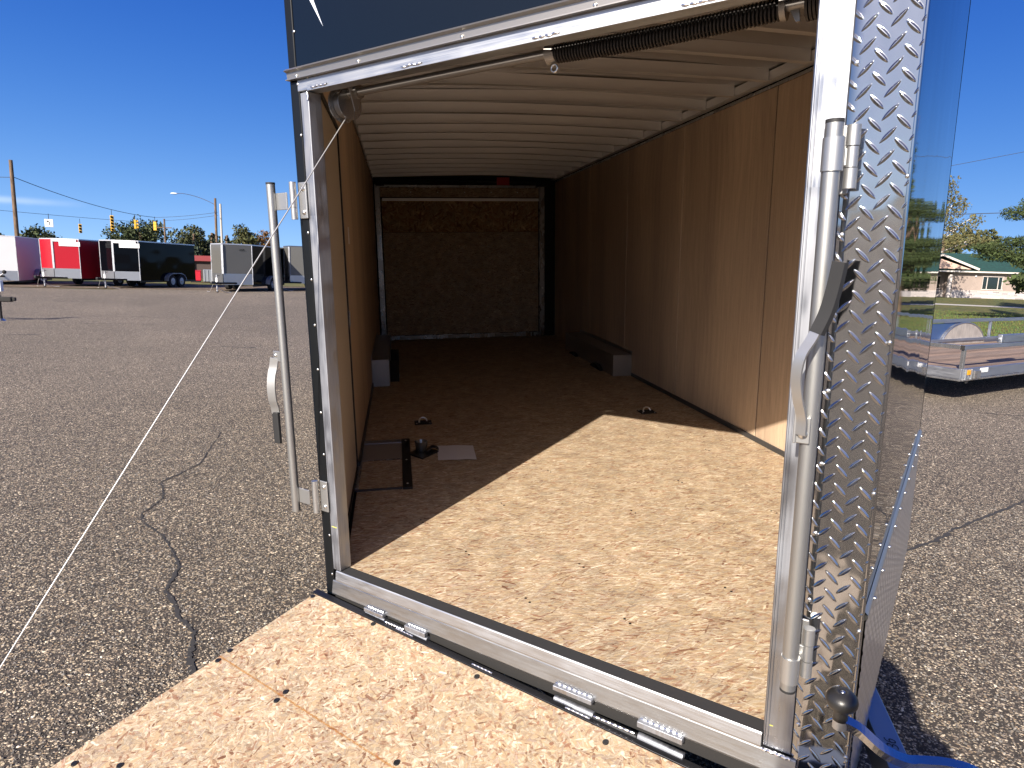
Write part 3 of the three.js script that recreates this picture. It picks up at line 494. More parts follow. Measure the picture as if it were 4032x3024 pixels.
// wheels, tongue and jack
for (const sx of [0.52, 2.60]) for (const z of [-3.9, -4.75]) {
  const dy = sx < 1 ? 0 : 0;
  const y = -0.42 + 0.0, g = toWorld([sx, 0, z]).y; // floor height over the ground at this wheel
  const w = part('wheel', [cyl([sx - 0.1, -g + 0.335, z], [sx + 0.1, -g + 0.335, z], 0.325, 0.325, 28)], M.tyre, T); part('rim', [cyl([sx - 0.104, -g + 0.335, z], [sx + 0.104, -g + 0.335, z], 0.20, 0.20, 24)], M.rim, w);
}
{
  const A = V(2.105, -0.20, 0.30), B = V(1.652, -0.20, 1.36), mk = (a, b) => { const d = b.clone().sub(a), L = d.length(), g = new RoundedBoxGeometry(0.060, 0.10, L, 1, 0.004); const x = prep(g); x.applyQuaternion(new THREE.Quaternion().setFromUnitVectors(V(0, 0, 1), d.normalize())); x.translate(...a.clone().add(b).multiplyScalar(0.5).toArray()); return x; };
  const tg = part('tongue_rail', mk(A, B), M.steelBlue, T); part('tongue_rail', mk(V(0.98, -0.22, 0.30), V(1.475, -0.22, 1.36)), M.steelBlue, T);
  part('tongue_plate', bx(1.33, 1.68, -0.20, -0.14, 1.36, 1.80, 0.004), M.steelBlue, T); part('coupler', [bx(1.53, 1.61, -0.17, -0.08, 1.80, 2.1, 0.03)], M.screw, T);
  // hand-written digits on the rail's upper face
  const cv = document.createElement('canvas'); cv.width = 256; cv.height = 112; const x = cv.getContext('2d'); x.clearRect(0, 0, 256, 112); x.fillStyle = '#070b14'; x.font = 'italic 112px sans-serif'; x.fillText('536', 22, 98);
  const tx = new THREE.CanvasTexture(cv); tx.colorSpace = THREE.SRGBColorSpace;
  const dir = A.clone().sub(B).normalize(), side = V(0, 1, 0).cross(dir).normalize(), c = B.clone().lerp(A, 0.475), w = 0.082, hh = 0.036;
  const pl = new THREE.PlaneGeometry(w, hh), mm = new THREE.Matrix4().makeBasis(dir, side.clone(), dir.clone().cross(side)).setPosition(c.x, -0.149, c.z); pl.applyMatrix4(mm);
  if (mm.determinant() < 0) throw new Error('flip');
  const pm = part('marker_number', pl, S({ map: tx, transparent: true, alphaTest: 0.4, roughness: 0.6, side: THREE.DoubleSide }), tg);
  // jack with folded crank
  const jk = part('tongue_jack', cyl([1.345, -0.40, 1.575], [1.345, 0.46, 1.575], 0.028), M.zincBlue, T); part('jack_foot', cyl([1.345, -0.455, 1.575], [1.345, -0.435, 1.575], 0.07), M.zincBlue, jk);
  const arm = flatBar([[1.174, 0.545, 1.512], [1.192, 0.536, 1.520], [1.214, 0.518, 1.540], [1.240, 0.506, 1.548], [1.258, 0.5025, 1.549], [1.290, 0.498, 1.553], [1.32, 0.49, 1.560], [1.345, 0.472, 1.566]], [-0.3, 0.85, 0.45], 0.019, 0.010);
  part('crank_arm', arm, M.zincBlue, jk);
  part('crank_pin', cyl([1.171, 0.536, 1.512], [1.171, 0.550, 1.512], 0.0085), M.zinc, jk);
  part('crank_knob', prep(new THREE.LatheGeometry([[0, 0], [0.0092, 0], [0.0088, 0.008], [0.0095, 0.014], [0.0125, 0.0165], [0.0165, 0.019], [0.0186, 0.0235], [0.0190, 0.028], [0.0175, 0.033], [0.0135, 0.037], [0.0085, 0.0392], [0.0048, 0.0396], [0.0040, 0.0380], [0, 0.0378]].map(p => new THREE.Vector2(...p)), 28).translate(1.171, 0.548, 1.512)), M.knob, jk);
  part('knob_cap', prep(new THREE.SphereGeometry(0.0055, 10, 6).scale(0.62, 0.3, 0.62).translate(1.171, 0.5865, 1.512)), M.bolt, jk);
}
// loose things on the trailer floor
{
  const p = inTrailer('paper_sheet', 'crumpled white paper sheet lying flat on the trailer floor beside the metal plate', 'paper', [0.93, 0.0, -1.44]), nz = noise(201, 16);
  part('sheet', field(0, 1, 0, 1, 24, 24, (u, v) => [0.82 + 0.21 * u + 0.01 * v, 0.004 + 0.010 * nz(u * 4, v * 3) * nz(u * 2 + 5, v * 2), -1.31 - 0.27 * v + 0.03 * u]), M.paper, p);
  const q = inTrailer('steel_plate', 'dark bent steel plate with a short cup on it, left of the paper sheet', 'metal plate', [0.735, 0.0, -1.44]);
  part('plate', [prism([[0.655, -1.46], [0.735, -1.35], [0.832, -1.47], [0.745, -1.56]], 0.002, 0.010)], M.screw, q);
  part('cup', prep(new THREE.LatheGeometry([[0.026, 0], [0.030, 0.01], [0.038, 0.062], [0.034, 0.062], [0.027, 0.012], [0, 0.010]].map(a => new THREE.Vector2(...a)), 24).translate(0.735, 0.011, -1.47)), S({ color: C(0.25, 0.25, 0.23), metalness: 0.9, roughness: 0.3 }), q);
  part('tab', [flatBar([[0.765, 0.014, -1.47], [0.80, 0.036, -1.475], [0.832, 0.022, -1.475]], [0, 0, 1], 0.05, 0.004)], M.screw, q);
}

// ---------------------------------------------------------------- ground
{
  const N = 150, w = t => Math.sign(t) * (Math.abs(t) * 14 + Math.pow(Math.abs(t), 4) * 420), nb = noise(301, 64), nc = noise(302, 128);
  struct('ground', sheet([[-420, 420], [-420, -420], [420, -420], [420, 420]], -0.02), S({ map: grassMap, roughness: 0.95, color: C(0.9, 0.85, 0.7) }));
  // worn asphalt with broad lighter and darker patches of wear
  const poly = [[-420, 120], [-420, -33.4], [-22, -33.4], [-14.5, -34.2], [-4, -36.3], [1, -36.5], [3, -19], [11.5, -10.2], [22, 1], [60, 40], [120, 120]];
  const inside = (x, z) => { let c = false; for (let i = 0, j = poly.length - 1; i < poly.length; j = i++) { const [a, b] = poly[i], [d, e] = poly[j]; if ((b > z) !== (e > z) && x < (d - a) * (z - b) / (e - b) + a) c = !c; } return c; };
  const g = sheet(poly, 0); // one sheet; finer patches come from vertex colours of a laid-in grid near the camera
  const xs = [], zs = []; for (let i = 0; i <= N; i++) { xs.push(w(i / N * 2 - 1)); zs.push(w(i / N * 2 - 1) - 4); }
  const pos = [], uv = [], col = [], idx = [], id = {};
  const vert = (i, j) => { const k = i * 1000 + j; if (id[k] !== undefined) return id[k]; const x = xs[i], z = zs[j]; pos.push(x, 0, z); uv.push(x + 0.35 * Math.sin(z * 0.31), -z + 0.3 * Math.sin(x * 0.27)); const d = Math.hypot(x, z); let m = 0.80 + 0.22 * nb(x * 0.5, z * 0.5) + 0.18 * nc(x * 1.9, z * 1.9) + 0.16 * nb(x * 0.11 + 9, z * 0.2); col.push(m, m * 0.985, m * 0.965); return id[k] = pos.length / 3 - 1; };
  for (let i = 0; i < N; i++) for (let j = 0; j < N; j++) { const cx = (xs[i] + xs[i + 1]) / 2, cz = (zs[j] + zs[j + 1]) / 2; if (!inside(cx, cz)) continue; const a = vert(i, j), b = vert(i + 1, j), c = vert(i + 1, j + 1), d = vert(i, j + 1); idx.push(a, d, c, a, c, b); }
  const q = new THREE.BufferGeometry(); q.setAttribute('position', new THREE.Float32BufferAttribute(pos, 3)); q.setAttribute('uv', new THREE.Float32BufferAttribute(uv, 2)); q.setAttribute('color', new THREE.Float32BufferAttribute(col, 3)); q.setIndex(idx); q.computeVertexNormals();
  const lot = struct('parking_lot', q, S({ map: aspMap, bumpMap: aspBump, bumpScale: 0.009, roughness: 0.93, vertexColors: true, color: C(1.80, 1.70, 1.50) }));
  // tar-filled cracks
  const tar = S({ color: C(0.036, 0.034, 0.034), roughness: 0.9 }), r = rng(17);
  const ribbon = (pts, w0, w1) => { const c = new THREE.CatmullRomCurve3(pts.map(p => V(p[0], 0, p[1])), false, 'catmullrom', 0.1), n = pts.length * 9, P = [], I = []; for (let i = 0; i <= n; i++) { const p = c.getPoint(i / n), t = c.getTangent(i / n), s = V(-t.z, 0, t.x), ww = (w0 + (w1 - w0) * i / n) * (0.35 + 1.1 * r()), o = (r() - 0.5) * 0.012; P.push(p.x + s.x * (ww + o), 0.004, p.z + s.z * (ww + o), p.x - s.x * (ww - o), 0.004, p.z - s.z * (ww - o)); if (i) { const k = i * 2; I.push(k - 2, k, k + 1, k - 2, k + 1, k - 1); } } const g = new THREE.BufferGeometry(); g.setAttribute('position', new THREE.Float32BufferAttribute(P, 3)); g.setIndex(I); const h = g.toNonIndexed(); h.computeVertexNormals(); return prep(h); };
  part('tar_crack', ribbon([[-0.88, -2.18], [-0.89, -2.04], [-0.91, -1.93], [-0.87, -1.81], [-0.76, -1.66], [-0.67, -1.56], [-0.61, -1.45], [-0.52, -1.28], [-0.46, -1.14], [-0.45, -0.97], [-0.44, -0.89], [-0.36, -0.76], [-0.32, -0.67], [-0.24, -0.56], [-0.2, -0.5], [-0.18, -0.41], [-0.17, -0.33], [-0.12, -0.22], [-0.05, -0.1]], 0.004, 0.012), tar, lot);
  part('tar_crack', ribbon([[-1.01, -2.55], [-0.95, -2.40], [-0.90, -2.26], [-0.88, -2.18]], 0.004, 0.006), tar, lot);
  part('tar_crack', ribbon([[-0.97, -3.95], [-0.9, -3.28], [-0.87, -2.96], [-0.94, -2.69], [-1.0, -2.54]], 0.003, 0.006), tar, lot);
  part('tar_crack', ribbon([[5.9, -1.95], [5.03, -1.64], [4.7, -1.49], [4.35, -1.34], [4.03, -1.2], [3.79, -1.06], [3.4, -0.92]], 0.008, 0.014), tar, lot);
  part('tar_crack', ribbon([[9.5, -4.6], [8.6, -4.7], [7.9, -4.3], [7.4, -4.5]], 0.008, 0.010), tar, lot);
  for (const z of [-13.3, -16.8]) { const pts = []; for (let i = 0; i <= 12; i++) pts.push([-22 + i * 1.85, z + (r() - 0.5) * 0.5 - (i - 6) * (r() - 0.5) * 0.08]); part('tar_crack', ribbon(pts, 0.006, 0.010), tar, lot); }
  for (let k = 0; k < 16; k++) { const x = -16 + r() * 20, z = -9 - r() * 20, L = 0.6 + r() * 2.2, a = 0.15 * (r() - 0.5), pts = []; for (let i = 0; i < 6; i++) pts.push([x + i / 5 * L, z + Math.sin(i * 1.7 + k) * 0.08 + i * a * 0.3]); part('tar_crack', ribbon(pts, 0.012, 0.035), tar, lot); }
  struct('gravel_strip', sheet([[-60, -33.0], [-60, -41], [2, -44], [2, -36.3], [-4, -36.0], [-14.5, -33.9], [-22, -33.1]], 0.004), S({ color: C(0.26, 0.20, 0.145), roughness: 0.95, bumpMap: aspBump, bumpScale: 0.02, map: grain(512, 311, (x, y, a, b, c) => { const m = 190 + 70 * (a(x * 256, y * 256) - 0.5) + 50 * (b(x * 32, y * 32) - 0.5); return [m, m * 0.97, m * 0.93]; }, true, [1 / 5, 1 / 5]) }));
  // lawn, kerb walk and drive on the right
  struct('lawn', sheet([[3.05, -19.1], [11.5, -10.3], [22, 0.9], [60, 39.9], [200, 60], [140, -150], [30, -150]], -0.004), S({ map: grassMap, roughness: 0.95, color: C(1.05, 1.05, 0.9), bumpMap: aspBump, bumpScale: 0.03 }));
  struct('sidewalk', sheet([[26, -49.5], [28.5, -51.5], [75, -11.0], [72.5, -9.0]], 0.006), M.concrete);
  struct('driveway', sheet([[44, -70.5], [49, -76], [61.0, -63.2], [62.2, -59.2]], 0.006), S({ color: C(0.05, 0.05, 0.053), roughness: 0.9 }));
  struct('verge', sheet([[-95, -41.2], [2, -44.2], [8, -60], [-95, -75]], 0.006), S({ map: grassMap, roughness: 0.95, color: C(1.1, 1.0, 0.75) }));
  struct('road', sheet([[-160, -78], [20, -70], [20, -82], [-160, -100]], 0.008), S({ color: C(0.10, 0.097, 0.093), roughness: 0.9 }));
}
const blank = (o, t) => { o.userData.label = t; return o; };

// ---------------------------------------------------------------- closed trailers across the lot (own frame: +z is the nose, x to the right of someone facing it)
function signText(txt, w, h, fg, bg, font) { const c = document.createElement('canvas'); c.width = 256; c.height = Math.round(256 * h / w); const x = c.getContext('2d'); if (bg) { x.fillStyle = bg; x.fillRect(0, 0, c.width, c.height); } else x.clearRect(0, 0, c.width, c.height); x.fillStyle = fg; x.font = font; x.textAlign = 'center'; x.textBaseline = 'middle'; if (typeof txt === 'function') txt(x, c); else x.fillText(txt, c.width / 2, c.height / 2); const t = new THREE.CanvasTexture(c); t.colorSpace = THREE.SRGBColorSpace; return t; }
function cargo(label, T0, deg, o) {
  const W = o.W ?? 2.13, d = o.Vd ?? 0.6, L = o.L ?? 5, y0 = o.y0 ?? 0.50, y1 = o.y1 ?? 2.42, ph = deg * Math.PI / 180;
  const t = thing('cargo_trailer', label, 'trailer', [T0[0] - Math.sin(ph) * d, 0, T0[1] - Math.cos(ph) * d], ph, 'closed trailers parked along the far edge of the lot'), h = W / 2;
  const trim = o.trim ?? M.alu, paint = o.paint, gy = y0 + (o.guard ?? 0.5);
  const wall = (a, b, ya, yb, th, mat, name, par = t) => { const dx = b[0] - a[0], dz = b[1] - a[1], l = Math.hypot(dx, dz), nz = noise(Math.round(900 + a[0] * 31 + b[1] * 7), 16), nx = dz / l, nn = -dx / l; return part(name, field(0.012, l - 0.012, ya, yb, 26, 16, (u, y) => { const k = (o.wavy ?? 0.004) * (nz(u * 1.9, y * 2.3) - 0.5) + th; return [a[0] + dx / l * u + nx * -k, y, a[1] + dz / l * u + nn * -k]; }), mat, par); };
  const tp = [0, d], A = [-h, 0], B = [h, 0], E = [h, -L], F = [-h, -L];
  part('body_core', prism([A, tp, B, E, F].map(([x, z]) => [x * 0.985, z * 0.985 - 0.02]), y0 + 0.02, y1 - 0.03), M.dark, t);
  wall(A, tp, gy, y1 - 0.06, 0, paint, 'nose_panel'); wall(tp, B, gy, y1 - 0.06, 0, paint, 'nose_panel');
  wall(B, E, y0, y1 - 0.06, 0, o.side ?? paint, 'side_wall'); wall(F, A, y0, y1 - 0.06, 0, o.side ?? paint, 'side_wall'); wall(E, F, y0, y1 - 0.06, 0, paint, 'rear_wall');
  wall(A, tp, y0, gy, 0.012, M.treadDullBright, 'stone_guard'); wall(tp, B, y0, gy, 0.012, M.treadDullBright, 'stone_guard');
  part('roof', [prism([A, tp, B, E, F].map(([x, z]) => [x * 1.01, z * 1.01]), y1 - 0.055, y1)], o.roof ?? M.bow, t);
  const edge = (p, w = 0.05, mat = trim) => bx(p[0] - w / 2, p[0] + w / 2, y0, y1 - 0.06, p[1] - w / 2, p[1] + w / 2 + 0.008, 0.006);
  part('nose_trim', bx(-0.055, 0.055, gy - 0.02, y1 - 0.062, d - 0.06, d + 0.014, 0.01), trim, t);
  part('corner_trim', edge(B, 0.035), trim, t); part('corner_trim', edge(A, 0.035), trim, t);
  if (o.cap) { part('front_cap', bx(0.02, h, y1 - 0.16, y1 - 0.01, 0, 0.02).rotateY(Math.atan2(d, h)).translate(0, 0, d + 0.01), M.white, t); }
  if (o.sign) { const g = new THREE.PlaneGeometry(0.92, 0.22).rotateY(Math.atan2(d, h)).translate(h * 0.66, y1 - 0.27, d * 0.34 + 0.03); part('banner', g, S({ map: o.sign, roughness: 0.6, side: THREE.DoubleSide }), t); }
  if (o.logo) { const g = new THREE.PlaneGeometry(0.52, 0.15).rotateY(Math.atan2(d, h)).translate(h * 0.66, y1 - 0.30, d * 0.34 + 0.02); part('logo', g, S({ map: o.logo, transparent: true, alphaTest: 0.3, roughness: 0.6, side: THREE.DoubleSide }), t); }
  part('skirt', [bx(h - 0.02, h + 0.004, y0 - 0.10, y0, -L, 0), bx(-h - 0.004, -h + 0.02, y0 - 0.10, y0, -L, 0)][0], M.blackTrim, t);
  for (const sx of [-1, 1]) {
    const zs = o.axles === 2 ? [-L * 0.57 + 0.42, -L * 0.57 - 0.42] : [-L * 0.55];
    for (const z of zs) { const w = part('wheel', cyl([sx * (h + 0.02), 0.34, z], [sx * (h + 0.21), 0.34, z], 0.34, 0.34, 24), M.tyre, t); part('rim', cyl([sx * (h + 0.205), 0.34, z], [sx * (h + 0.217), 0.34, z], 0.20, 0.19, 20), M.rim, w); part('hub', dome(0, 0, 0, 0.06, 0.5).rotateY(Math.PI / 2).translate(sx * (h + 0.22), 0.34, z), M.bolt, w); }
    const n = zs.length, f = new THREE.Shape(); const hw = n === 2 ? 0.92 : 0.48, zc = n === 2 ? -L * 0.57 : -L * 0.55;
    f.moveTo(-hw, 0.36); f.bezierCurveTo(-hw + 0.02, 0.72, -hw * 0.55, 0.80, -hw * 0.3, 0.80); f.lineTo(hw * 0.3, 0.80); f.bezierCurveTo(hw * 0.55, 0.80, hw - 0.02, 0.72, hw, 0.36); f.lineTo(hw - 0.06, 0.36); f.bezierCurveTo(hw - 0.08, 0.70, hw * 0.5, 0.745, hw * 0.25, 0.745); f.lineTo(-hw * 0.25, 0.745); f.bezierCurveTo(-hw * 0.5, 0.745, -hw + 0.08, 0.70, -hw + 0.06, 0.36);
    const g = prep(new THREE.ExtrudeGeometry(f, { depth: 0.23, bevelEnabled: false }).rotateY(Math.PI / 2).translate(sx > 0 ? h : -h - 0.23, 0, zc)); part('fender', g, o.fender ?? M.alu, t);
  }
  // tongue, jack, chains
  const tg = part('tongue', [cyl([-0.5, 0.44, d * 0.4], [0, 0.46, d + 1.1], 0.045), cyl([0.5, 0.44, d * 0.4], [0, 0.46, d + 1.1], 0.045)][0], M.blackTrim, t); part('tongue_rail', cyl([0.5, 0.44, d * 0.4], [0, 0.46, d + 1.1], 0.045), M.blackTrim, t);
  part('coupler', bx(-0.06, 0.06, 0.42, 0.56, d + 1.0, d + 1.34, 0.03), M.screw, t);
  const j = part('jack', cyl([0, 0.05, d + 0.72], [0, 0.86, d + 0.72], 0.034), M.rim, t); part('jack_foot', cyl([0, 0.0, d + 0.72], [0, 0.05, d + 0.72], 0.03, 0.09), M.blackTrim, j); part('jack_handle', cyl([0, 0.82, d + 0.72], [0.16, 0.82, d + 0.74], 0.014), M.blackTrim, j); part('jack_label', bx(-0.045, 0.045, 0.52, 0.72, d + 0.752, d + 0.758), M.white, j);
  for (const k of [-1, 1]) part('safety_chain', pathTube([[k * 0.04, 0.44, d + 1.0], [k * 0.22, 0.16, d + 0.9], [k * 0.42, 0.03, d + 0.62], [k * 0.6, 0.02, d + 0.5]], 0.011, 16, 5), M.rim, t);
  part('axle_beam', bx(-h, h, 0.30, 0.38, -L * 0.57 - 0.05, -L * 0.57 + 0.05), M.dark, t);
  return t;
}
M.treadDullBright = S({ color: C(0.44, 0.45, 0.46), metalness: 0.85, roughness: 0.34, bumpMap: speckBump, bumpScale: 0.003 });
const paint = (r, g, b, rough = 0.12) => S({ color: C(r, g, b), roughness: rough });
const banner = signText((x, c) => { x.fillStyle = '#8a8a90'; for (let i = 0; i < 9; i++) x.fillRect(52 + i * 17, 24 + (i % 3) * 2, 12, 13); }, 0.92, 0.22, '#777', '#f2f2f2', 'bold 40px sans-serif');
const redP = paint(0.36, 0.005, 0.014, 0.3), blkP = Ph({ color: C(0.002, 0.0025, 0.004), roughness: 0.05, specularIntensity: 0.12 }), greyP = paint(0.105, 0.103, 0.095, 0.3), whiteP = S({ color: C(0.54, 0.55, 0.56), roughness: 0.5 });
cargo('white cargo trailer cut by the left frame edge, beside the red one', [-20.08, -35.74], 11.6, { paint: whiteP, Vd: 0.12, L: 6, y0: 0.22, y1: 2.50, guard: 0.5, W: 2.2, axles: 2 });
cargo('bright red cargo trailer with a white banner, between white and black trailers', [-17.0, -35.4], -13, { paint: redP, Vd: 0.5, L: 5, y1: 2.44, y0: 0.42, guard: 0.5, cap: 1, sign: banner });
cargo('long glossy black cargo trailer with twin wheels under a silver fender', [-14.0, -35.0], -14, { paint: blkP, Vd: 0.5, L: 5.2, y0: 0.40, y1: 2.45, guard: 0.46, cap: 1, sign: banner, axles: 2, wavy: 0.006 });
cargo('charcoal grey cargo trailer with a wide tread-plate guard and black sides', [-8.25, -33.2], -10, { paint: greyP, side: blkP, Vd: 1.1, L: 4.6, y0: 0.36, y1: 2.42, guard: 0.56, logo: signText((x, c) => { x.font = 'bold 52px sans-serif'; x.fillText('LOOK', 128, 30); x.fillRect(70, 58, 180, 5); }, 0.52, 0.15, '#15161a', null, 'bold 52px sans-serif'), axles: 2 });
cargo('small grey cargo trailer seen between the lock bar and the black trailer corner', [-5.7, -37.4], -28, { paint: greyP, Vd: 0.9, L: 4.6, y0: 0.40, y1: 2.52, guard: 0.45, roof: S({ color: C(0.05, 0.06, 0.09), roughness: 0.5 }) });

// tongue of another trailer reaching in at the left edge
{
  const t = thing('flatbed_trailer', 'white and black trailer tongue with a jack, reaching in at the left edge', 'trailer', [-9.6, 0, -14.9], 0.06);
  const x0 = 0.98;
  part('tongue_rail', cyl([-1.6, 0.50, -0.62], [0.98, 0.44, 0.0], 0.04), M.white, t); part('tongue_rail', cyl([-1.6, 0.50, 0.62], [0.98, 0.44, 0.02], 0.04), M.white, t);
  part('coupler', bx(0.92, 1.26, 0.44, 0.56, -0.06, 0.08, 0.03), M.dark, t); part('hitch_lock', bx(1.24, 1.33, 0.46, 0.55, -0.03, 0.05, 0.02), M.dark, t);
  const j = part('jack', cyl([x0, 0.04, 0], [x0, 1.02, 0], 0.034), M.dark, t); part('jack_sleeve', bx(x0 - 0.06, x0 + 0.09, 0.68, 0.93, -0.06, 0.07, 0.01), M.white, j); part('jack_foot', cyl([x0, 0, 0], [x0, 0.05, 0], 0.10, 0.04), M.bolt, j);
  part('crank', cyl([x0, 1.0, 0], [x0 + 0.16, 1.10, 0.02], 0.014), M.bolt, j); part('crank_knob', prep(new THREE.SphereGeometry(0.045, 14, 10).translate(x0 + 0.17, 1.13, 0.02)), M.dark, j);
  part('deck', bx(-5.6, -1.5, 0.46, 0.56, -0.95, 0.95, 0.01), M.plank ?? M.concrete, t);
  for (const z of [-0.98, 0.98]) { const w = part('wheel', cyl([-3.6, 0.3, z - 0.09], [-3.6, 0.3, z + 0.09], 0.3, 0.3, 20), M.tyre, t); part('rim', cyl([-3.6, 0.3, z - 0.095], [-3.6, 0.3, z + 0.095], 0.17, 0.17, 16), M.rim, w); }
}

// ---------------------------------------------------------------- aluminium utility trailer on the right: K corner towards us; u runs along its side, w across it
{
  const yaw = -0.1693, fw = V(Math.sin(-yaw), 0, -Math.cos(yaw)), rt = V(Math.cos(yaw), 0, Math.sin(-yaw));
  const P = (x, z) => camera.position.clone().setY(0).addScaledVector(rt, x).addScaledVector(fw, z);
  const K = P(5.77, 8.31), u = rt.clone().multiplyScalar(0.855).addScaledVector(fw, 0.52).normalize(), ang = Math.atan2(-u.z, u.x);
  // own frame: +x along the near side, -z across to the far side
  const t = thing('utility_trailer', 'open aluminium utility trailer with wooden deck and round fender', 'trailer', K.toArray(), ang);
  const plankTones = [[1, 1, 1], [0.78, 0.76, 0.74], [1.15, 1.1, 1.05], [0.9, 0.92, 0.94]].map(c => S({ map: plankMap, color: C(...c), roughness: 0.85 })), L = 7.2, W = 2.0, y = 0.43, alu = M.aluH;
  for (let k = 0; k < 14; k++) { const z0 = -W + 0.06 + k * (W - 0.12) / 14; part('deck_board', bx(0.05, L, y - 0.03, y + (k % 3) * 0.001, z0 + 0.003, z0 + (W - 0.12) / 14 - 0.003, 0.003), plankTones[(k * 5) % 4], t); }
  part('side_beam', bx(0, L, 0.315, y + 0.01, -0.05, 0.0, 0.004), alu, t); part('side_beam', bx(0, L, 0.315, y + 0.05, -W, -W + 0.05, 0.004), alu, t); part('end_beam', bx(-0.05, 0.0, 0.315, y + 0.01, -W, 0.0, 0.004), alu, t);
  part('lower_flange', bx(0, L, 0.285, 0.312, -0.06, 0.012, 0.003), M.aluDull, t); part('lower_flange', bx(-0.06, -0.001, 0.285, 0.312, -W, 0.0, 0.003), M.aluDull, t);
  part('top_rail', bx(-0.045, L, 0.69, 0.745, -0.05, 0.0, 0.005), alu, t); part('top_rail', bx(-0.05, 0.0, 0.692, 0.747, -W, -0.052, 0.005), M.aluDull, t);
  part('rail_cap', bx(-0.052, -0.046, 0.69, 0.745, -0.05, 0.0), M.dark, t);
  part('top_rail', bx(-0.05, L, 0.82, 0.88, -W, -W + 0.05, 0.005), alu, t);
  for (const x of [0.02, 2.4, 4.8, 7.1]) part('rail_post', bx(x - 0.05, x, 0.30, 0.689, -0.045, -0.003, 0.004), x < 1 ? M.aluDull : alu, t);
  for (const x of [0.0, 2.6, 5.26, 7.1]) part('rail_post', bx(x - 0.045, x, y, 0.819, -W + 0.004, -W + 0.046, 0.004), alu, t);
  // the round fender stands inside the far rail
  const sh = new THREE.Shape(); sh.absellipse(0, 0, 0.80, 0.47, 0, Math.PI); const g = prep(new THREE.ExtrudeGeometry(sh, { depth: 0.012, bevelEnabled: false, curveSegments: 40 }).translate(4.15, 0.34, -W + 0.07));
  const f = part('fender', g, S({ map: aluCol, color: C(0.56, 0.50, 0.43), metalness: 0.3, roughness: 0.5 }), t);
  const arc = []; for (let i = 0; i <= 30; i++) { const a = Math.PI * i / 30; arc.push([4.15 + 0.805 * Math.cos(a), 0.34 + 0.475 * Math.sin(a), -W + 0.082]); } part('fender_rim', pathTube(arc, 0.013, 60, 8), alu, f);
  part('fender_skin', prep(field(0, Math.PI, -0.24, 0, 40, 2, (a, z) => [4.15 + 0.80 * Math.cos(a), 0.34 + 0.47 * Math.sin(a), -W + 0.07 + z])), M.alu, f);
  part('side_panel', facePrism([[2.9, 0.48], [3.5, 0.48], [4.0, 0.815], [2.9, 0.80]], -W + 0.02, -W + 0.026), S({ color: C(0.05, 0.10, 0.24), metalness: 0.3, roughness: 0.3 }), t);
  part('far_rail_lower', bx(2.7, 6.0, y + 0.052, y + 0.10, -W + 0.05, -W + 0.11, 0.004), alu, t);
  const amber = S({ color: C(0.85, 0.34, 0.01), roughness: 0.35, emissive: C(0.10, 0.035, 0), emissiveIntensity: 0 });
  const lm = part('marker_light', bx(0.075, 0.165, 0.36, 0.425, 0.001, 0.02, 0.008), amber, t, 'amber side marker');
  part('light_bracket', bx(0.035, 0.058, 0.30, 0.44, 0.001, 0.024, 0.003), alu, t); part('light_bracket', bx(0.18, 0.20, 0.30, 0.44, 0.001, 0.024, 0.003), alu, t); part('stake_pocket', bx(0.215, 0.38, 0.31, 0.415, 0.001, 0.045, 0.004), M.aluDull, t);
  part('label_sticker', bx(0.44, 0.66, 0.375, 0.435, 0.0005, 0.0015), S({ map: signText((x, c) => { x.fillStyle = '#c8c02a'; x.fillRect(4, 4, 40, 26); x.fillStyle = '#555'; for (let i = 0; i < 3; i++) x.fillRect(60, 14 + i * 16, 170, 6); }, 0.22, 0.06, '#444', '#e9e9e4', '20px sans-serif'), roughness: 0.6 }), t);
  part('red_reflector', bx(0.10, 0.15, 0.25, 0.284, -0.01, 0.004, 0.003), M.dark, t);
  // folded ramp gate piece on the near rail further along
  part('gate_latch', bx(0.95, 1.7, 0.748, 0.86, -0.07, -0.01, 0.01), alu, t); part('latch_pin', cyl([0.88, 0.80, -0.04], [0.98, 0.80, -0.04], 0.016), M.bolt, t);
  for (const z of [-W - 0.15]) for (const x of [3.75, 4.55]) { const w = part('wheel', cyl([x, 0.3, z - 0.1], [x, 0.3, z + 0.1], 0.3, 0.3, 24), M.tyre, t); part('rim', cyl([x, 0.3, z - 0.105], [x, 0.3, z + 0.105], 0.17, 0.17, 18), M.rim, w); }
  part('tongue_rail', cyl([L, 0.37, -0.1], [L + 1.2, 0.40, -W / 2], 0.045), alu, t); part('tongue_rail', cyl([L, 0.37, -W + 0.1], [L + 1.2, 0.40, -W / 2], 0.045), alu, t);
  part('jack', cyl([L + 1.0, 0, -W / 2], [L + 1.0, 0.9, -W / 2], 0.035), M.rim, t);
}

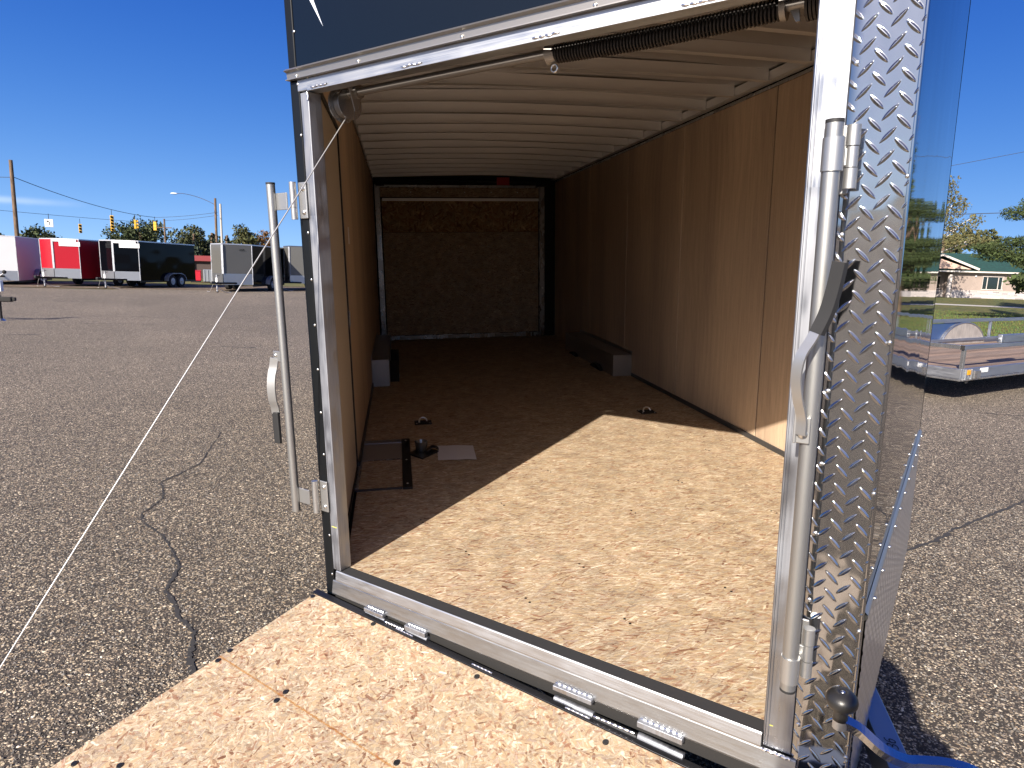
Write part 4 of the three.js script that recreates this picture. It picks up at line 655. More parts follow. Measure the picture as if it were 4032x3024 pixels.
// ---------------------------------------------------------------- poles, wires, signals
const wood = S({ map: barkMap, color: C(1.05, 0.98, 0.92), roughness: 0.9 }), wireM = S({ color: C(0.03, 0.032, 0.04), roughness: 0.7 });
const wp = solo('utility_pole', [cyl([-29.45, 0, -56.6], [-29.36, 8.8, -56.62], 0.17, 0.13, 12)], wood, 'tall bare wooden utility pole at the left edge behind the white trailer', 'utility pole');
{
  const t = thing('street_lamp', 'street lamp with a long curved arm on a wooden pole, above the trees', 'street lamp', [-21.4, 0, -83.05]);
  part('pole', cyl([0, 0, 0], [0.12, 8.9, 0], 0.17, 0.13, 12), wood, t);
  part('arm', pathTube([[0.1, 8.15, 0], [-0.7, 8.55, 2.4 * 0.33], [-1.5, 8.84, 2.4 * 0.7], [-2.3, 8.92, 2.4 * 1.6], [-2.65, 8.84, 4.6]], 0.035, 30, 7), M.bow, t);
  part('lamp_head', prep(new THREE.SphereGeometry(0.17, 14, 8).scale(2.3, 0.55, 1.0).translate(-2.95, 8.80, 4.75)), M.white, t);
}
solo('utility_pole', [cyl([-21.28, 0, -85.2], [-21.27, 8.45, -85.2], 0.15, 0.12, 12)], M.concrete, 'pale pole standing right behind the street lamp pole', 'utility pole');
{
  const t = thing('utility_pole', 'small distant utility pole with a short crossarm left of the street lamp', 'utility pole', [-33.42, 0, -102.4]);
  part('pole', cyl([0, 0, 0], [0.05, 7.35, 0], 0.14, 0.11, 10), wood, t); part('crossarm', bx(-1.0, 1.0, 6.05, 6.17, -0.06, 0.06), wood, t);
  const q = thing('utility_pole', 'tiny distant utility pole with a crossarm at the left edge', 'utility pole', [-60.5, 0, -108]); part('pole', cyl([0, 0, 0], [0.02, 6.6, 0], 0.15, 0.12, 10), wood, q); part('crossarm', bx(-1.1, 1.1, 6.15, 6.28, -0.06, 0.06), wood, q);
}
const wire = (a, b, sag, r, label) => { const pts = []; for (let i = 0; i <= 8; i++) { const t = i / 8; pts.push([a[0] + (b[0] - a[0]) * t, a[1] + (b[1] - a[1]) * t - sag * 4 * t * (1 - t), a[2] + (b[2] - a[2]) * t]); } return solo('overhead_wire', pathTube(pts, r, 24, 5), wireM, label, 'wire'); };
wire([-29.37, 7.55, -56.7], [-30.0, 6.72, -88.8], 0.5, 0.028, 'span wire from the wooden pole to the amber signals');
wire([-30.0, 6.72, -88.8], [-21.3, 7.35, -84], 0.12, 0.022, 'span wire from the amber signals to the lamp pole');
wire([-47, 6.45, -74.5], [-33.1, 6.35, -94.5], 0.1, 0.022, 'lower span wire carrying the white arrow sign');
wire([-29.4, 7.5, -56.6], [-45, 7.6, -58], 0.15, 0.022, 'wire leaving the wooden pole to the left');
wire([-33.4, 7.1, -102.4], [-21.3, 7.0, -84], 0.1, 0.02, 'lower of two wires from the small pole to the lamp pole');
wire([23.5, 4.85, -31.5], [33.6, 5.05, -21.4], 0.04, 0.018, 'lowest wire crossing the sky at the right edge');
wire([33.8, 8.6, -35.6], [37.8, 9.5, -31.2], 0.0, 0.014, 'upper faint wire crossing the sky at the right edge');
{
  const yel = S({ color: C(0.78, 0.46, 0.05), roughness: 0.5 }), blk = M.dark;
  function signal(label, p, turn, n, w, top, face) {
    const t = thing('traffic_signal', label, 'traffic light', [p[0], 0, p[1]], turn, null), h = 0.36;
    part('hanger', cyl([0, top, 0], [0, top + 0.62, 0], 0.025), blk, t);
    for (let k = 0; k < n; k++) { const y = top - h * k; const s = part('signal_head', bx(-w, w, y - h + 0.012, y, -0.11, 0.11, 0.02), yel, t); part('lens', cyl([0, y - h / 2, 0.112], [0, y - h / 2, 0.120], 0.125, 0.125, 16), face ? M.dark : yel, s); part('visor', prep(new THREE.CylinderGeometry(0.14, 0.14, 0.22, 16, 1, true, 0.6 + Math.PI, Math.PI * 2 - 1.2).rotateX(Math.PI / 2).translate(0, y - h / 2, 0.22)), S({ color: face ? C(0.03, 0.03, 0.03) : C(0.7, 0.4, 0.04), roughness: 0.5, side: THREE.DoubleSide }), s); }
    return t;
  }
  signal('black faced three-lens traffic light between the arrow sign and the tall signal', [-37.9, -86.9], 0.42, 3, 0.17, 5.48, true);
  signal('tall five-section traffic light hanging left of the big tree', [-32.95, -83.5], 0.35, 5, 0.19, 6.45, true);
  signal('bright yellow traffic light hanging in front of the big tree', [-31.43, -86.2], 1.9, 3, 0.17, 6.2, false);
  signal('plain yellow traffic light seen from behind, right of its neighbour', [-30.07, -88.8], 3.3, 3, 0.17, 6.2, false).children.forEach(() => 0);
  const t = thing('hanging_sign', 'white box sign with a turn arrow hanging from the span wire', 'sign', [-39.85, 0, -83.8], 0.42);
  part('box', bx(-0.42, 0.42, 4.86, 5.76, -0.12, 0.12, 0.02), M.white, t); part('hanger', cyl([0, 5.76, 0], [0, 6.38, 0], 0.03), blk, t);
  part('arrow_face', new THREE.PlaneGeometry(0.78, 0.84).translate(0, 5.31, 0.124), S({ map: signText((x, c) => { x.strokeStyle = '#111'; x.lineWidth = 22; x.beginPath(); x.moveTo(150, 210); x.lineTo(150, 130); x.quadraticCurveTo(150, 80, 96, 78); x.stroke(); x.beginPath(); x.moveTo(52, 74); x.lineTo(112, 40); x.lineTo(106, 116); x.fill(); }, 0.78, 0.84, '#111', '#ecece8', '20px sans-serif'), roughness: 0.6 }), t);
}

// ---------------------------------------------------------------- small things seen between the black and charcoal trailers
{
  const t = thing('shed', 'low red-roofed shed far behind, between the black and charcoal trailers', 'shed', [-16.2, 0, -60], 0.2);
  part('wall', bx(-2.4, 3.2, 0, 1.55, -1.5, 1.5), S({ color: C(0.07, 0.05, 0.045), roughness: 0.9 }), t); part('roof', facePrism([[-2.7, 1.5], [3.5, 1.5], [2.9, 1.95], [-2.1, 1.95]], -1.8, 1.8), S({ color: C(0.24, 0.035, 0.04), roughness: 0.7 }), t);
  for (const x of [-1.2, 0.5, 2.2]) part('post', bx(x - 0.14, x + 0.14, 0.1, 1.52, 1.52, 1.72), S({ color: C(0.30, 0.27, 0.24), roughness: 0.9 }), t);
  const a = thing('storage_box', 'bright red box on the grass between the black and charcoal trailers', 'box', [-13.72, 0, -47.9], 0.25); part('body', bx(-0.42, 0.30, 0.12, 0.80, -0.4, 0.4, 0.05), S({ color: C(0.5, 0.02, 0.04), roughness: 0.4 }), a); part('lid', bx(-0.44, 0.32, 0.802, 0.86, -0.42, 0.42, 0.02), S({ color: C(0.42, 0.02, 0.035), roughness: 0.4 }), a); part('base', bx(-0.38, 0.26, 0, 0.118, -0.35, 0.35), M.dark, a);
  const b = thing('storage_box', 'grey ribbed box on the grass beside the bright red box', 'box', [-12.75, 0, -47.9], 0.25); part('body', bx(-0.5, 0.6, 0.08, 0.92, -0.4, 0.4, 0.02), S({ color: C(0.20, 0.22, 0.25), roughness: 0.6 }), b); for (let k = 0; k < 5; k++) part('rib', bx(-0.46 + k * 0.23, -0.40 + k * 0.23, 0.10, 0.90, 0.402, 0.43), S({ color: C(0.26, 0.28, 0.31), roughness: 0.6 }), b); part('base', bx(-0.45, 0.55, 0, 0.078, -0.35, 0.35), M.dark, b);
}

// ---------------------------------------------------------------- office building on the right
{
  // own frame: x along the front (to the right), z towards us; origin at the porch column
  const A = V(58.09, 0, -61.07), B = V(67.37, 0, -59.48), d = B.clone().sub(A).normalize(), ang = Math.atan2(-d.z, d.x);
  const t = thing('office_building', 'low stucco office building with dark green roof beyond the lawn', 'building', [59.2, 0, -60.9], ang);
  const st = S({ map: stuccoMap, roughness: 0.92 }), trimM = S({ color: C(0.62, 0.55, 0.50), roughness: 0.7 }), rf = S({ map: roofMap, roughness: 0.9, color: C(0.8, 0.8, 0.8) }), fas = S({ color: C(0.60, 0.55, 0.50), roughness: 0.6 });
  const x0 = -16, x1 = 26, e = 2.72;
  // front wall with openings: porch recess left of the column, windows to the right
  const wins = [[3.55, 5.75], [11.5, 13.7], [19, 21.2]], seg = []; let cx = 0.3; for (const [a, b] of wins) { seg.push([cx, a]); cx = b; } seg.push([cx, x1]);
  for (const [a, b] of seg) part('wall', bx(a, b, 0.78, e, -0.25, 0), st, t);
  for (const [a, b] of wins) {
    part('wall', bx(a, b, 0.78, 1.0, -0.25, 0.0), st, t); part('wall', bx(a, b, 2.32, e, -0.25, 0.0), st, t);
    const w = part('window', bx(a, b, 1.0, 2.32, -0.10, -0.07), S({ color: C(0.02, 0.03, 0.03), roughness: 0.06, metalness: 0.1 }), t);
    part('blind', bx(a + 0.55, b - 0.48, 1.0, 2.30, -0.20, -0.12), S({ color: C(0.45, 0.50, 0.36), roughness: 0.8 }), w);
    for (const x of [a, a + 0.5, b - 0.5, b - 0.06]) part('frame', bx(x, x + 0.06, 1.0, 2.32, -0.068, -0.02), trimM, w); part('frame', bx(a - 0.08, b + 0.08, 2.321, 2.40, -0.06, 0.03), trimM, w); part('sill', bx(a - 0.08, b + 0.08, 0.92, 0.999, -0.06, 0.05), trimM, w);
  }
  part('wall', bx(x0, -1.9, 0.78, e, -1.65, -1.4), st, t); part('wall', bx(-1.9, 0.3, 0.78, e, -1.65, -1.4), st, t); part('porch_side', bx(0.3, 0.5, 0.0, e, -1.4, -0.26), st, t);
  const pw = part('window', bx(-1.75, -0.2, 0.95, 2.25, -1.395, -1.37), S({ color: C(0.02, 0.022, 0.018), roughness: 0.08 }), t); part('frame', bx(-0.62, -0.55, 0.95, 2.25, -1.368, -1.33), trimM, pw); part('frame', bx(-1.8, -0.15, 2.251, 2.33, -1.39, -1.33), trimM, pw); part('sill', bx(-1.8, -0.15, 0.86, 0.949, -1.39, -1.31), trimM, pw);
  for (const x of [0, -4.5, -9]) part('porch_column', bx(x - 0.15, x + 0.15, 0, 2.46, -0.15, 0.15, 0.02), trimM, t);
  part('body', bx(x0, x1, 0.0, e - 0.02, -14, -1.66), st, t);
  // ledge stone base: single courses of long thin stones
  const r = rng(61), stM = [[0.52, 0.47, 0.44], [0.44, 0.40, 0.38], [0.30, 0.28, 0.28], [0.58, 0.52, 0.47], [0.24, 0.23, 0.25]].map(c => S({ color: C(...c), roughness: 0.9 }));
  part('water_table', bx(0.3, x1, 0.745, 0.80, -0.24, 0.09), trimM, t); part('stone_back', bx(0.3, x1, 0, 0.744, -0.24, -0.01), stM[2], t); part('stone_back', bx(x0, 0.3, 0, 0.78, -1.64, -1.41), stM[2], t);
  for (let row = 0; row < 6; row++) for (let x = 0.3; x < 9.3;) { const w = 0.28 + r() * 0.75, x2 = Math.min(9.3, x + w); part('stone', bx(x + 0.006, x2 - 0.006, row * 0.124 + 0.004, row * 0.124 + 0.12, -0.012, 0.035 + r() * 0.045, 0.008), stM[Math.floor(r() * r() * 4.99)], t); x = x2; }
  for (let row = 0; row < 6; row++) for (let x = -1.9; x < 0.28;) { const w = 0.28 + r() * 0.6, x2 = Math.min(0.29, x + w); part('stone', bx(x + 0.006, x2 - 0.006, row * 0.124 + 0.004, row * 0.124 + 0.12, -1.412, -1.36 + r() * 0.045, 0.008), stM[Math.floor(r() * r() * 4.99)], t); x = x2; }
  // roof: eave, fascia, long slope and the porch gable
  part('fascia', bx(x0 - 0.5, x1 + 0.5, e, e + 0.17, 0.50, 0.56), fas, t); part('soffit', bx(x0 - 0.5, x1 + 0.5, e, e + 0.03, -0.2, 0.498), fas, t);
  const sl = new THREE.BufferGeometry(); const Y = 5.0, zr = -6.5; sl.setAttribute('position', new THREE.Float32BufferAttribute([x0 - 0.5, e + 0.175, 0.6, x1 + 0.5, e + 0.175, 0.6, x1 - 5, Y, zr, x0 - 0.5, e + 0.175, 0.6, x1 - 5, Y, zr, x0 + 5, Y, zr, x0 - 0.5, e + 0.175, -14, x0 + 5, Y, zr, x1 - 5, Y, zr, x0 - 0.5, e + 0.175, -14, x1 - 5, Y, zr, x1 + 0.5, e + 0.175, -14, x1 + 0.5, e + 0.175, 0.6, x1 + 0.5, e + 0.175, -14, x1 - 5, Y, zr, x0 - 0.5, e + 0.175, 0.6, x0 + 5, Y, zr, x0 - 0.5, e + 0.175, -14], 3)); sl.computeVertexNormals(); part('roof', prep(sl), rf, t);
  const ga = -1.55, gw = 4.1, gt = 4.50, gb = 3.05, gd = 0.55; // gable over the porch
  const gbM = S({ color: C(0.60, 0.42, 0.33), roughness: 0.8 });
  const gp = part('gable', facePrism([[ga - gw + 0.7, gb], [ga + gw - 0.7, gb], [ga, gt - 0.42]], gd - 0.12, gd - 0.06), gbM, t);
  for (let k = 0; k < 8; k++) { const y = gb + 0.02 + k * 0.125, hw = (gw - 0.75) * (1 - (y + 0.12 - gb) / (gt - 0.42 - gb)); if (hw > 0.1) part('clapboard', bx(ga - hw, ga + hw, y, y + 0.118, gd - 0.058, gd - 0.035), gbM, gp); }
  const slopeL = Math.hypot(gw, gt - gb), an = Math.atan2(gt - gb, gw);
  for (const s of [-1, 1]) { const m = new THREE.Matrix4().makeTranslation(ga + s * gw / 2, (gt + gb) / 2, 0).multiply(new THREE.Matrix4().makeRotationZ(-s * an)); part('rake_board', bx(-slopeL / 2, slopeL / 2, -0.11, 0.11, gd + 0.10, gd + 0.16).applyMatrix4(m), fas, t); part('gable_roof', bx(-slopeL / 2, slopeL / 2, 0.04, 0.12, -5, gd + 0.095).applyMatrix4(m), rf, t); }
  part('wall_lamp', bx(2.65, 2.80, 2.28, 2.42, 0.001, 0.10, 0.02), M.white, t);
}

// ---------------------------------------------------------------- trees: tapered trunk, limbs and a crown of many small leaf clumps
function crownGeo(blobs, n, size, seed, flat = 0, shell = 0.5, thin = 1) {
  const r = rng(seed), pos = [], col = [], nor = [], vol = blobs.map(b => b[3] * b[4] * b[5]), sum = vol.reduce((a, b) => a + b, 0), q = new THREE.Quaternion(), e = new THREE.Euler();
  for (let b = 0; b < blobs.length; b++) {
    const B = blobs[b], k = Math.max(8, Math.round(n * vol[b] / sum));
    for (let i = 0; i < k; i++) {
      const z = r() * 2 - 1, a = r() * 6.2832, s = Math.sqrt(1 - z * z), rad = shell + (1 - shell) * Math.pow(r(), 0.5), d = V(s * Math.cos(a), z, s * Math.sin(a)), w = 0.86 + 0.28 * Math.sin(d.x * 5 + b) * Math.sin(d.y * 6 + b * 2) * Math.cos(d.z * 5);
      const c = V(B[0] + d.x * B[3] * rad * w, B[1] + d.y * B[4] * rad * w, B[2] + d.z * B[5] * rad * w), L = size * (0.55 + 0.9 * r()), W = L * (0.45 + 0.3 * r()) * thin;
      e.set(r() * 6.28, r() * 6.28, r() * 6.28 * (1 - flat)); q.setFromEuler(e); const u = V(1, 0, 0).applyQuaternion(q), v = V(0, 1 - flat * 0.8, 0.01).applyQuaternion(q).normalize(); if (flat) { u.y *= 1 - flat; }
      const P = [c.clone().addScaledVector(u, L / 2), c.clone().addScaledVector(v, W / 2), c.clone().addScaledVector(u, -L / 2), c.clone().addScaledVector(v, -W / 2)], g = 0.72 + 0.55 * r(), yl = r();
      for (const t of [0, 1, 2, 0, 2, 3]) { pos.push(P[t].x, P[t].y, P[t].z); col.push(g * (1 + 0.25 * yl), g, g * (0.95 - 0.2 * yl)); nor.push(d.x * 0.6, d.y * 0.6 + 0.3, d.z * 0.6); }
    }
  }
  const g = new THREE.BufferGeometry(); g.setAttribute('position', new THREE.Float32BufferAttribute(pos, 3)); g.setAttribute('color', new THREE.Float32BufferAttribute(col, 3)); g.computeVertexNormals(); return prep(g);
}
const leafM = (r, g, b) => S({ color: C(r, g, b), vertexColors: true, roughness: 0.85, side: THREE.DoubleSide });
function tree(name, label, p, blobs, mat, n, size, seed, o = {}) {
  const t = thing(name, label, o.cat ?? 'tree', [p[0], 0, p[1]], o.turn ?? 0, o.group), r = rng(seed + 5);
  const top = o.trunkTop ?? Math.max(...blobs.map(b => b[1])) * 0.9, rad = o.rad ?? 0.22;
  const tr = part('trunk', pathTube([[0, -0.1, 0], [0.05, top * 0.35, 0.03], [-0.05, top * 0.7, 0], [0.03, top, 0.02]], rad, 14, 9), wood, t);
  for (const b of blobs.slice(0, 6)) if (Math.hypot(b[0], b[2]) > 0.4) part('limb', cyl([0, Math.min(top * 0.95, b[1] * 0.72), 0], [b[0] * 0.85, b[1] + b[4] * 0.1, b[2] * 0.85], rad * 0.38, rad * 0.16, 7), o.limb ?? wood, tr);
  part('crown', crownGeo(blobs, n, size, seed, o.flat ?? 0, o.shell ?? 0.45, o.thin ?? 1), mat, t); return t;
}
const round = (seed, R, yTop, yLow, k) => { const r = rng(seed), out = []; for (let i = 0; i < k; i++) { const a = r() * 6.28, f = Math.sqrt(r()), h = r(), rr = R * (0.30 + 0.22 * r()); out.push([Math.cos(a) * f * R * 0.72, yLow + rr * 0.6 + (yTop - yLow - rr * 1.4) * h * (1 - 0.3 * f), Math.sin(a) * f * R * 0.72, rr * 1.15, rr * 0.85, rr * 1.15]); } out.push([0, (yTop + yLow) / 2, 0, R * 0.62, (yTop - yLow) * 0.4, R * 0.62]); return out; };
const G1 = leafM(0.045, 0.066, 0.026), G2 = leafM(0.058, 0.072, 0.028), G3 = leafM(0.070, 0.082, 0.028), G4 = leafM(0.16, 0.085, 0.022), GC = leafM(0.022, 0.038, 0.024), GY = leafM(0.098, 0.102, 0.044), GP = leafM(0.040, 0.066, 0.018);
tree('maple_tree', 'low dark bushy tree right of the wooden pole, behind the white trailer', [-47.6, -96.6], round(1, 3.5, 6.4, 0.8, 13), G1, 3200, 0.42, 101);
tree('maple_tree', 'low dark tree left of the wooden pole at the frame edge', [-51.8, -95.8], round(2, 2.6, 5.2, 0.6, 10), G2, 1900, 0.42, 102);
tree('oak_tree', 'large rounded tree behind the hanging amber traffic lights', [-39.7, -110.8], round(3, 4.5, 9.0, 1.0, 18), G1, 5200, 0.42, 103);
tree('oak_tree', 'broad tree between the small pole and the street lamp pole', [-31.4, -108.5], round(4, 3.7, 8.2, 1.0, 15), G2, 3800, 0.42, 104);
tree('oak_tree', 'rather dark tree directly behind the street lamp pole', [-28.2, -109.5], round(14, 2.3, 6.6, 0.8, 10), G1, 2000, 0.42, 114);
tree('maple_tree', 'light green tree right of the pale pole, above the charcoal trailer', [-25.4, -115], round(5, 3.4, 8.4, 1.0, 14), G3, 3400, 0.42, 105);
tree('maple_tree', 'orange tinted autumn tree beside the left lock bar', [-22.4, -115.6], round(6, 2.5, 7.9, 0.8, 11), G4, 2400, 0.40, 106);
const cone = (h, R) => { const o = []; for (let k = 0; k < 8; k++) { const f = k / 8; o.push([0, 0.35 + f * h * 0.9, 0, R * (1.02 - f * 0.95), h * 0.10, R * (1.02 - f * 0.95)]); } return o; };
tree('spruce_tree', 'dark spruce just right of the black trailer', [-18.7, -65], cone(4.2, 1.25), GC, 1700, 0.34, 107, { rad: 0.12, trunkTop: 4 });
tree('spruce_tree', 'dark spruce in the gap between black and charcoal trailers', [-17.4, -66.2], cone(4.4, 1.35), GC, 1700, 0.34, 108, { rad: 0.12, trunkTop: 4.2 });
tree('spruce_tree', 'dark spruce close to the charcoal trailer', [-15.9, -65.6], cone(4.1, 1.3), GC, 1700, 0.34, 109, { rad: 0.12, trunkTop: 4 });
{ const b = [], r = rng(400); for (let i = 0; i < 26; i++) b.push([-100 + i * 4.2, 1.6 + 1.0 * r(), -150 + r() * 8, 3.0 + r(), 2.2 + 1.6 * r(), 2.4]); const m = solo('far_treeline', [crownGeo(b, 5200, 0.8, 401)], G1, 'far low band of trees along the horizon behind the trailers', 'trees'); m.userData.kind = 'stuff'; }
// right: sparse yellowing tree, dark pines
tree('birch_tree', 'sparse yellowing tree with pale branches behind the nose panel', [50.4, -53.9], [[-1, 7.2, 0, 2.6, 1.8, 2.2], [1.2, 8.6, 0.5, 1.5, 1.3, 1.4], [0.4, 10.3, 0, 1.3, 1.4, 1.2], [2.4, 6.6, 0.4, 1.9, 1.0, 1.4], [3.9, 7.5, 0.3, 1.0, 0.7, 0.9], [4.0, 5.6, 0.8, 1.6, 0.8, 1.2], [0.8, 5.5, 0.6, 2.4, 0.9, 1.6], [-2.5, 8.5, 0, 2, 1.8, 2], [-0.3, 12, 0, 0.9, 1.1, 0.9]], GY, 6000, 0.22, 120, { rad: 0.2, limb: S({ color: C(0.55, 0.50, 0.44), roughness: 0.8 }), shell: 0.2, trunkTop: 10 });
{
  const r = rng(500), bl = [[-1.5, 2.75, 0.5, 1.4, 0.34, 0.9], [-2.1, 3.05, 0.6, 0.9, 0.28, 0.7], [-0.9, 3.25, 0.2, 1.4, 0.36, 1.0], [-0.5, 2.6, 0.7, 1.4, 0.3, 0.9], [-1.15, 4.45, 0.2, 0.95, 0.34, 0.8], [-0.6, 4.8, 0, 0.9, 0.4, 0.8], [0.3, 5.4, 0, 0.8, 0.45, 0.8], [0.9, 3.2, -0.3, 1.5, 0.4, 1.1], [1.0, 4.6, 0.3, 1.3, 0.45, 1.0], [0.2, 5.9, 0.1, 0.7, 0.6, 0.7], [0.5, 3.9, -0.8, 1.3, 0.4, 1], [0.2, 6.6, 0, 0.72, 0.55, 0.72], [0.1, 7.4, 0, 0.55, 0.55, 0.55], [0.1, 8.1, 0, 0.36, 0.6, 0.36], [0.05, 8.8, 0, 0.18, 0.5, 0.18], [0.6, 2.4, 0.6, 1.4, 0.3, 1.0]];
  tree('pine_tree', 'green pine whose boughs reach in from the right frame edge', [26.85, -21.15], bl, GP, 26000, 0.17, 501, { thin: 0.35, rad: 0.17, trunkTop: 8.8, flat: 0.25, shell: 0.1, turn: -0.84 });
  tree('pine_tree', 'dark pine standing far behind the right edge beyond the boughs', [42, -34.5], cone(9.5, 2.4).map(b => [b[0], b[1] + 1.5, b[2], b[3], b[4], b[5]]), GP, 5000, 0.34, 502, { rad: 0.2, trunkTop: 10 });
  const low = []; for (let i = 0; i < 7; i++) low.push([i * 1.6 - 2, 4.6 + 1.5 * r(), -r() * 2, 1.7, 1.2 + 0.5 * r(), 1.5]); tree('oak_tree', 'dark green tree showing above the office roof', [66, -70], low.map(b => [b[0], b[1] + 1.3, b[2], b[3], b[4], b[5]]), G2, 3000, 0.42, 503, {});
}
// grass tufts at the edge of the lawn nearest to the lot, and along the far gravel
{ const r = rng(600), g = new THREE.ConeGeometry(0.02, 0.14, 3).translate(0, 0.07, 0), n = 26000, m = new THREE.InstancedMesh(g, S({ color: C(0.085, 0.115, 0.03), roughness: 0.9 }), n), d = new THREE.Object3D(), c = new THREE.Color();
  for (let i = 0; i < n; i++) { const t = r(), f = Math.pow(r(), 1.5); const a = [11.6 + 10 * t, -10.3 + 11 * t], s = f * 26; d.position.set(a[0] - 6 * (1 - t) * 0 + s * 0.72, -0.01, a[1] - s * 0.70 - r() * 3); d.rotation.set((r() - 0.5) * 0.9, r() * 6, (r() - 0.5) * 0.9); const k = 0.35 + r() * 0.4; d.scale.set(k * 1.8, k, k * 1.8); d.updateMatrix(); m.setMatrixAt(i, d.matrix); c.setRGB(0.7 + 0.6 * r(), 0.7 + 0.5 * r(), 0.6 + 0.5 * r()); m.setColorAt(i, c); }
  m.name = numbered('grass'); m.userData.kind = 'stuff'; scene.add(tag(m, 'short green grass on the lawn behind the utility trailer', 'grass')); }
// loose grit on the near asphalt: small stones lying in the surface
{ const r = rng(610), g = new THREE.DodecahedronGeometry(0.0042, 0), n = 60000, m = new THREE.InstancedMesh(g, S({ color: C(1, 1, 1), roughness: 0.85 }), n), d = new THREE.Object3D(), c = new THREE.Color();
  for (let i = 0; i < n; i++) { const right = r() < 0.28; const x = right ? 1.9 + r() * 3.2 : -3.6 + r() * 4.1, z = right ? -1.6 + r() * 2.8 : -4.2 + Math.pow(r(), 0.7) * 5.6; d.position.set(x, 0.0004, z); d.rotation.set(r() * 6, r() * 6, r() * 6); const k = 0.45 + 1.1 * r() * r(); d.scale.set(k * 1.3, k * 0.8, k); d.updateMatrix(); m.setMatrixAt(i, d.matrix); const q = r(), v = 0.07 + 0.20 * q * q * q + 0.05 * r(); c.setRGB(v * 1.05, v * 0.96, v * 0.86); m.setColorAt(i, c); }
  m.name = numbered('gravel'); m.userData.kind = 'stuff'; scene.add(tag(m, 'fine pale grit set in the worn asphalt beside the ramp', 'gravel')); }

// ---------------------------------------------------------------- the person taking the picture: outside the frame, throws the rounded shadow on the asphalt at right
function isosurface(bones, lo, cell, dims, k, paintFn) {
  const n = Math.max(...dims), mc = new MarchingCubes(n, new THREE.MeshBasicMaterial(), false, false, 160000); mc.isolation = 0;
  const Bn = bones.map(([a, b, r0, r1]) => { const d = [b[0] - a[0], b[1] - a[1], b[2] - a[2]]; return [a, d, d[0] * d[0] + d[1] * d[1] + d[2] * d[2] || 1e-9, r0, r1]; });
  for (let z = 0; z < n; z++) for (let y = 0; y < n; y++) for (let x = 0; x < n; x++) {
    const q = (z * n + y) * n + x; if (x >= dims[0] || y >= dims[1] || z >= dims[2]) { mc.field[q] = -1; continue; }
    const px = lo[0] + x * cell, py = lo[1] + y * cell, pz = lo[2] + z * cell; let s = 0, mn = 9;
    for (const [a, d, dd, r0, r1] of Bn) { let t = ((px - a[0]) * d[0] + (py - a[1]) * d[1] + (pz - a[2]) * d[2]) / dd; t = t < 0 ? 0 : t > 1 ? 1 : t; const e = Math.hypot(px - a[0] - d[0] * t, py - a[1] - d[1] * t, pz - a[2] - d[2] * t) - (r0 + (r1 - r0) * t); if (e < mn) mn = e; if (e < 0.2) s += Math.exp(-e / k); }
    mc.field[q] = -(s > 0 ? -k * Math.log(s) : mn);
  }
  mc.update(); const c = mc.count, p = new Float32Array(c * 3), nn = new Float32Array(mc.normalArray.slice(0, c * 3)), col = new Float32Array(c * 3), h = n / 2;
  for (let i = 0; i < c; i++) { for (let j = 0; j < 3; j++) p[i * 3 + j] = lo[j] + (mc.positionArray[i * 3 + j] * h + h) * cell; col.set(paintFn(p[i * 3], p[i * 3 + 1], p[i * 3 + 2]), i * 3); }
  const g = new THREE.BufferGeometry(); g.setAttribute('position', new THREE.BufferAttribute(p, 3)); g.setAttribute('normal', new THREE.BufferAttribute(nn, 3)); g.setAttribute('color', new THREE.BufferAttribute(col, 3)); return prep(g);
}
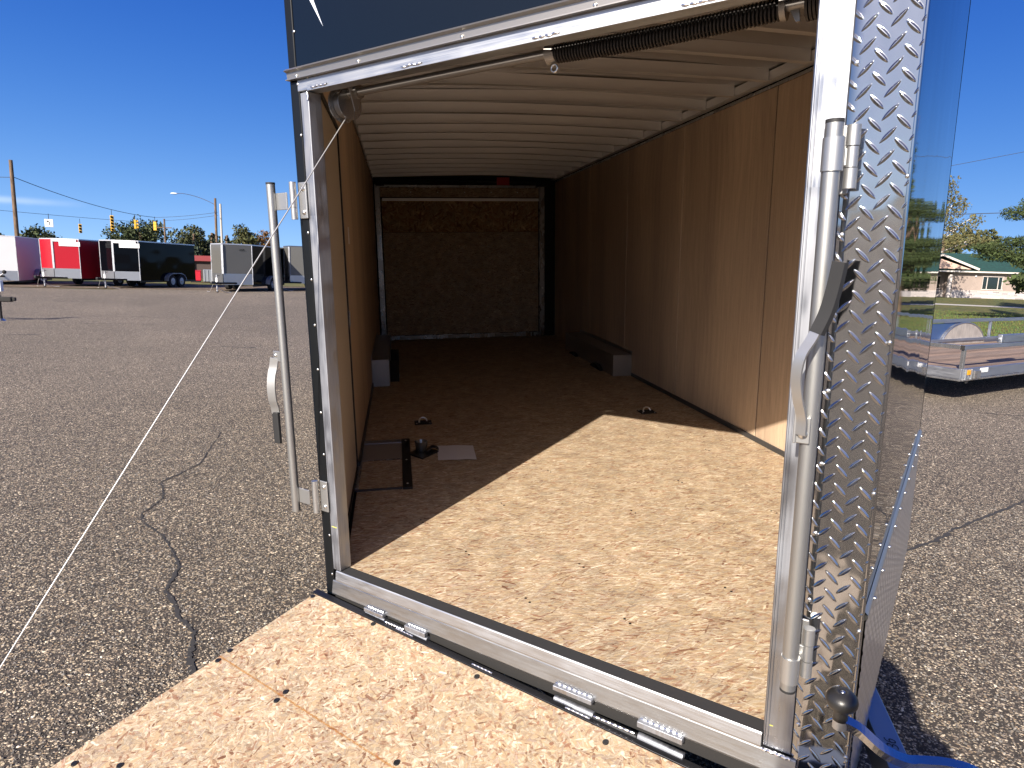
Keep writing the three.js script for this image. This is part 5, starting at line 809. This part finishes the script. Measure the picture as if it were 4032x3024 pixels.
{
  const t = thing('person', 'person in dark shirt and jeans standing beside the ramp, holding both hands up', 'person', [0.565, 0, 2.45], -0.35), B = [];
  for (const s of [-1, 1]) B.push([[s * 0.095, 0.93, 0], [s * 0.11, 0.50, -0.02], 0.085, 0.058], [[s * 0.11, 0.50, -0.02], [s * 0.12, 0.10, 0.01], 0.056, 0.042], [[s * 0.12, 0.055, 0.03], [s * 0.135, 0.04, -0.15], 0.048, 0.036], [[s * 0.17, 1.44, 0], [s * 0.205, 1.17, -0.05], 0.064, 0.046], [[s * 0.205, 1.17, -0.05], [s * 0.085 - 0.06, 1.375, -0.14], 0.042, 0.029]);
  B.push([[0, 0.98, 0.0], [0, 1.32, 0.0], 0.135, 0.15], [[-0.15, 1.44, 0], [0.15, 1.44, 0], 0.075, 0.075], [[0, 1.45, 0.0], [0, 1.60, -0.015], 0.055, 0.052], [[0, 1.66, -0.02], [0, 1.70, -0.02], 0.082, 0.088], [[0, 1.60, -0.05], [0, 1.64, -0.06], 0.055, 0.065], [[0, 1.655, -0.112], [0, 1.635, -0.125], 0.012, 0.014], [[-0.088, 1.66, -0.01], [-0.092, 1.68, 0.0], 0.014, 0.016], [[0.088, 1.66, -0.01], [0.092, 1.68, 0.0], 0.014, 0.016]);
  part('body', isosurface(B, [-0.36, 0, -0.24], 0.014, [52, 130, 34], 0.016, (x, y, z) => y < 0.09 ? [0.03, 0.03, 0.03] : y < 0.98 ? [0.035, 0.045, 0.08] : y < 1.50 && !(z < -0.105 && y > 1.2) ? [0.03, 0.035, 0.05] : [0.42, 0.25, 0.17]), S({ vertexColors: true, roughness: 0.8 }), t);
  for (const s of [-1, 1]) {
    const w = [s * 0.085 - 0.06, 1.375, -0.14], f = [], P = (x, y, z) => [w[0] + s * x, w[1] + y, w[2] + z];
    f.push([P(0, 0, 0), P(-0.005, 0.075, -0.012), 0.026, 0.034], [P(-0.025, 0.07, -0.012), P(0.02, 0.07, -0.01), 0.02, 0.02]);
    const Ln = [0.05, 0.056, 0.052, 0.04]; for (let i = 0; i < 4; i++) { const x = -0.034 + i * 0.021; f.push([P(x, 0.09, -0.012), P(x * 1.05, 0.09 + Ln[i] * 0.7, -0.030), 0.0095, 0.0088], [P(x * 1.05, 0.09 + Ln[i] * 0.7, -0.030), P(x * 1.02, 0.09 + Ln[i] * 0.75, -0.062), 0.0088, 0.0075]); }
    f.push([P(-0.035, 0.03, -0.012), P(-0.058, 0.065, -0.03), 0.012, 0.010], [P(-0.058, 0.065, -0.03), P(-0.052, 0.095, -0.045), 0.0098, 0.008]);
    part('hand', isosurface(f, [w[0] - 0.09, w[1] - 0.04, w[2] - 0.09], 0.0042, [44, 52, 32], 0.004, () => [0.42, 0.25, 0.17]), S({ vertexColors: true, roughness: 0.6 }), t);
  }
  part('hair', prep(new THREE.SphereGeometry(0.102, 24, 16, 0, Math.PI * 2, 0, 1.55).scale(0.96, 1, 1.02).rotateX(0.45).translate(0, 1.69, -0.012)), S({ color: C(0.05, 0.03, 0.02), roughness: 0.7 }), t);
  part('long_hair', prep(new THREE.LatheGeometry([[0.06, 0.30], [0.105, 0.24], [0.125, 0.15], [0.15, 0.05], [0.165, -0.02], [0.15, -0.05]].map(p => new THREE.Vector2(...p)), 24, Math.PI * 1.5, Math.PI).scale(1, 1, 0.8).translate(0, 1.48, -0.005)), S({ color: C(0.05, 0.03, 0.02), roughness: 0.7, side: THREE.DoubleSide }), t);
  for (const s of [-1, 1]) part('eye', prep(new THREE.SphereGeometry(0.011, 10, 8).translate(s * 0.032, 1.672, -0.103)), S({ color: C(0.6, 0.58, 0.55), roughness: 0.2 }), t);
  part('mouth', prep(new THREE.SphereGeometry(0.02, 10, 6).scale(1, 0.22, 0.3).translate(0, 1.60, -0.117)), S({ color: C(0.35, 0.13, 0.11), roughness: 0.5 }), t);
}

scene.traverse(o => { if (o.isMesh) { o.castShadow = true; o.receiveShadow = true; } });
camera.updateMatrixWorld();
renderer.render(scene, camera);
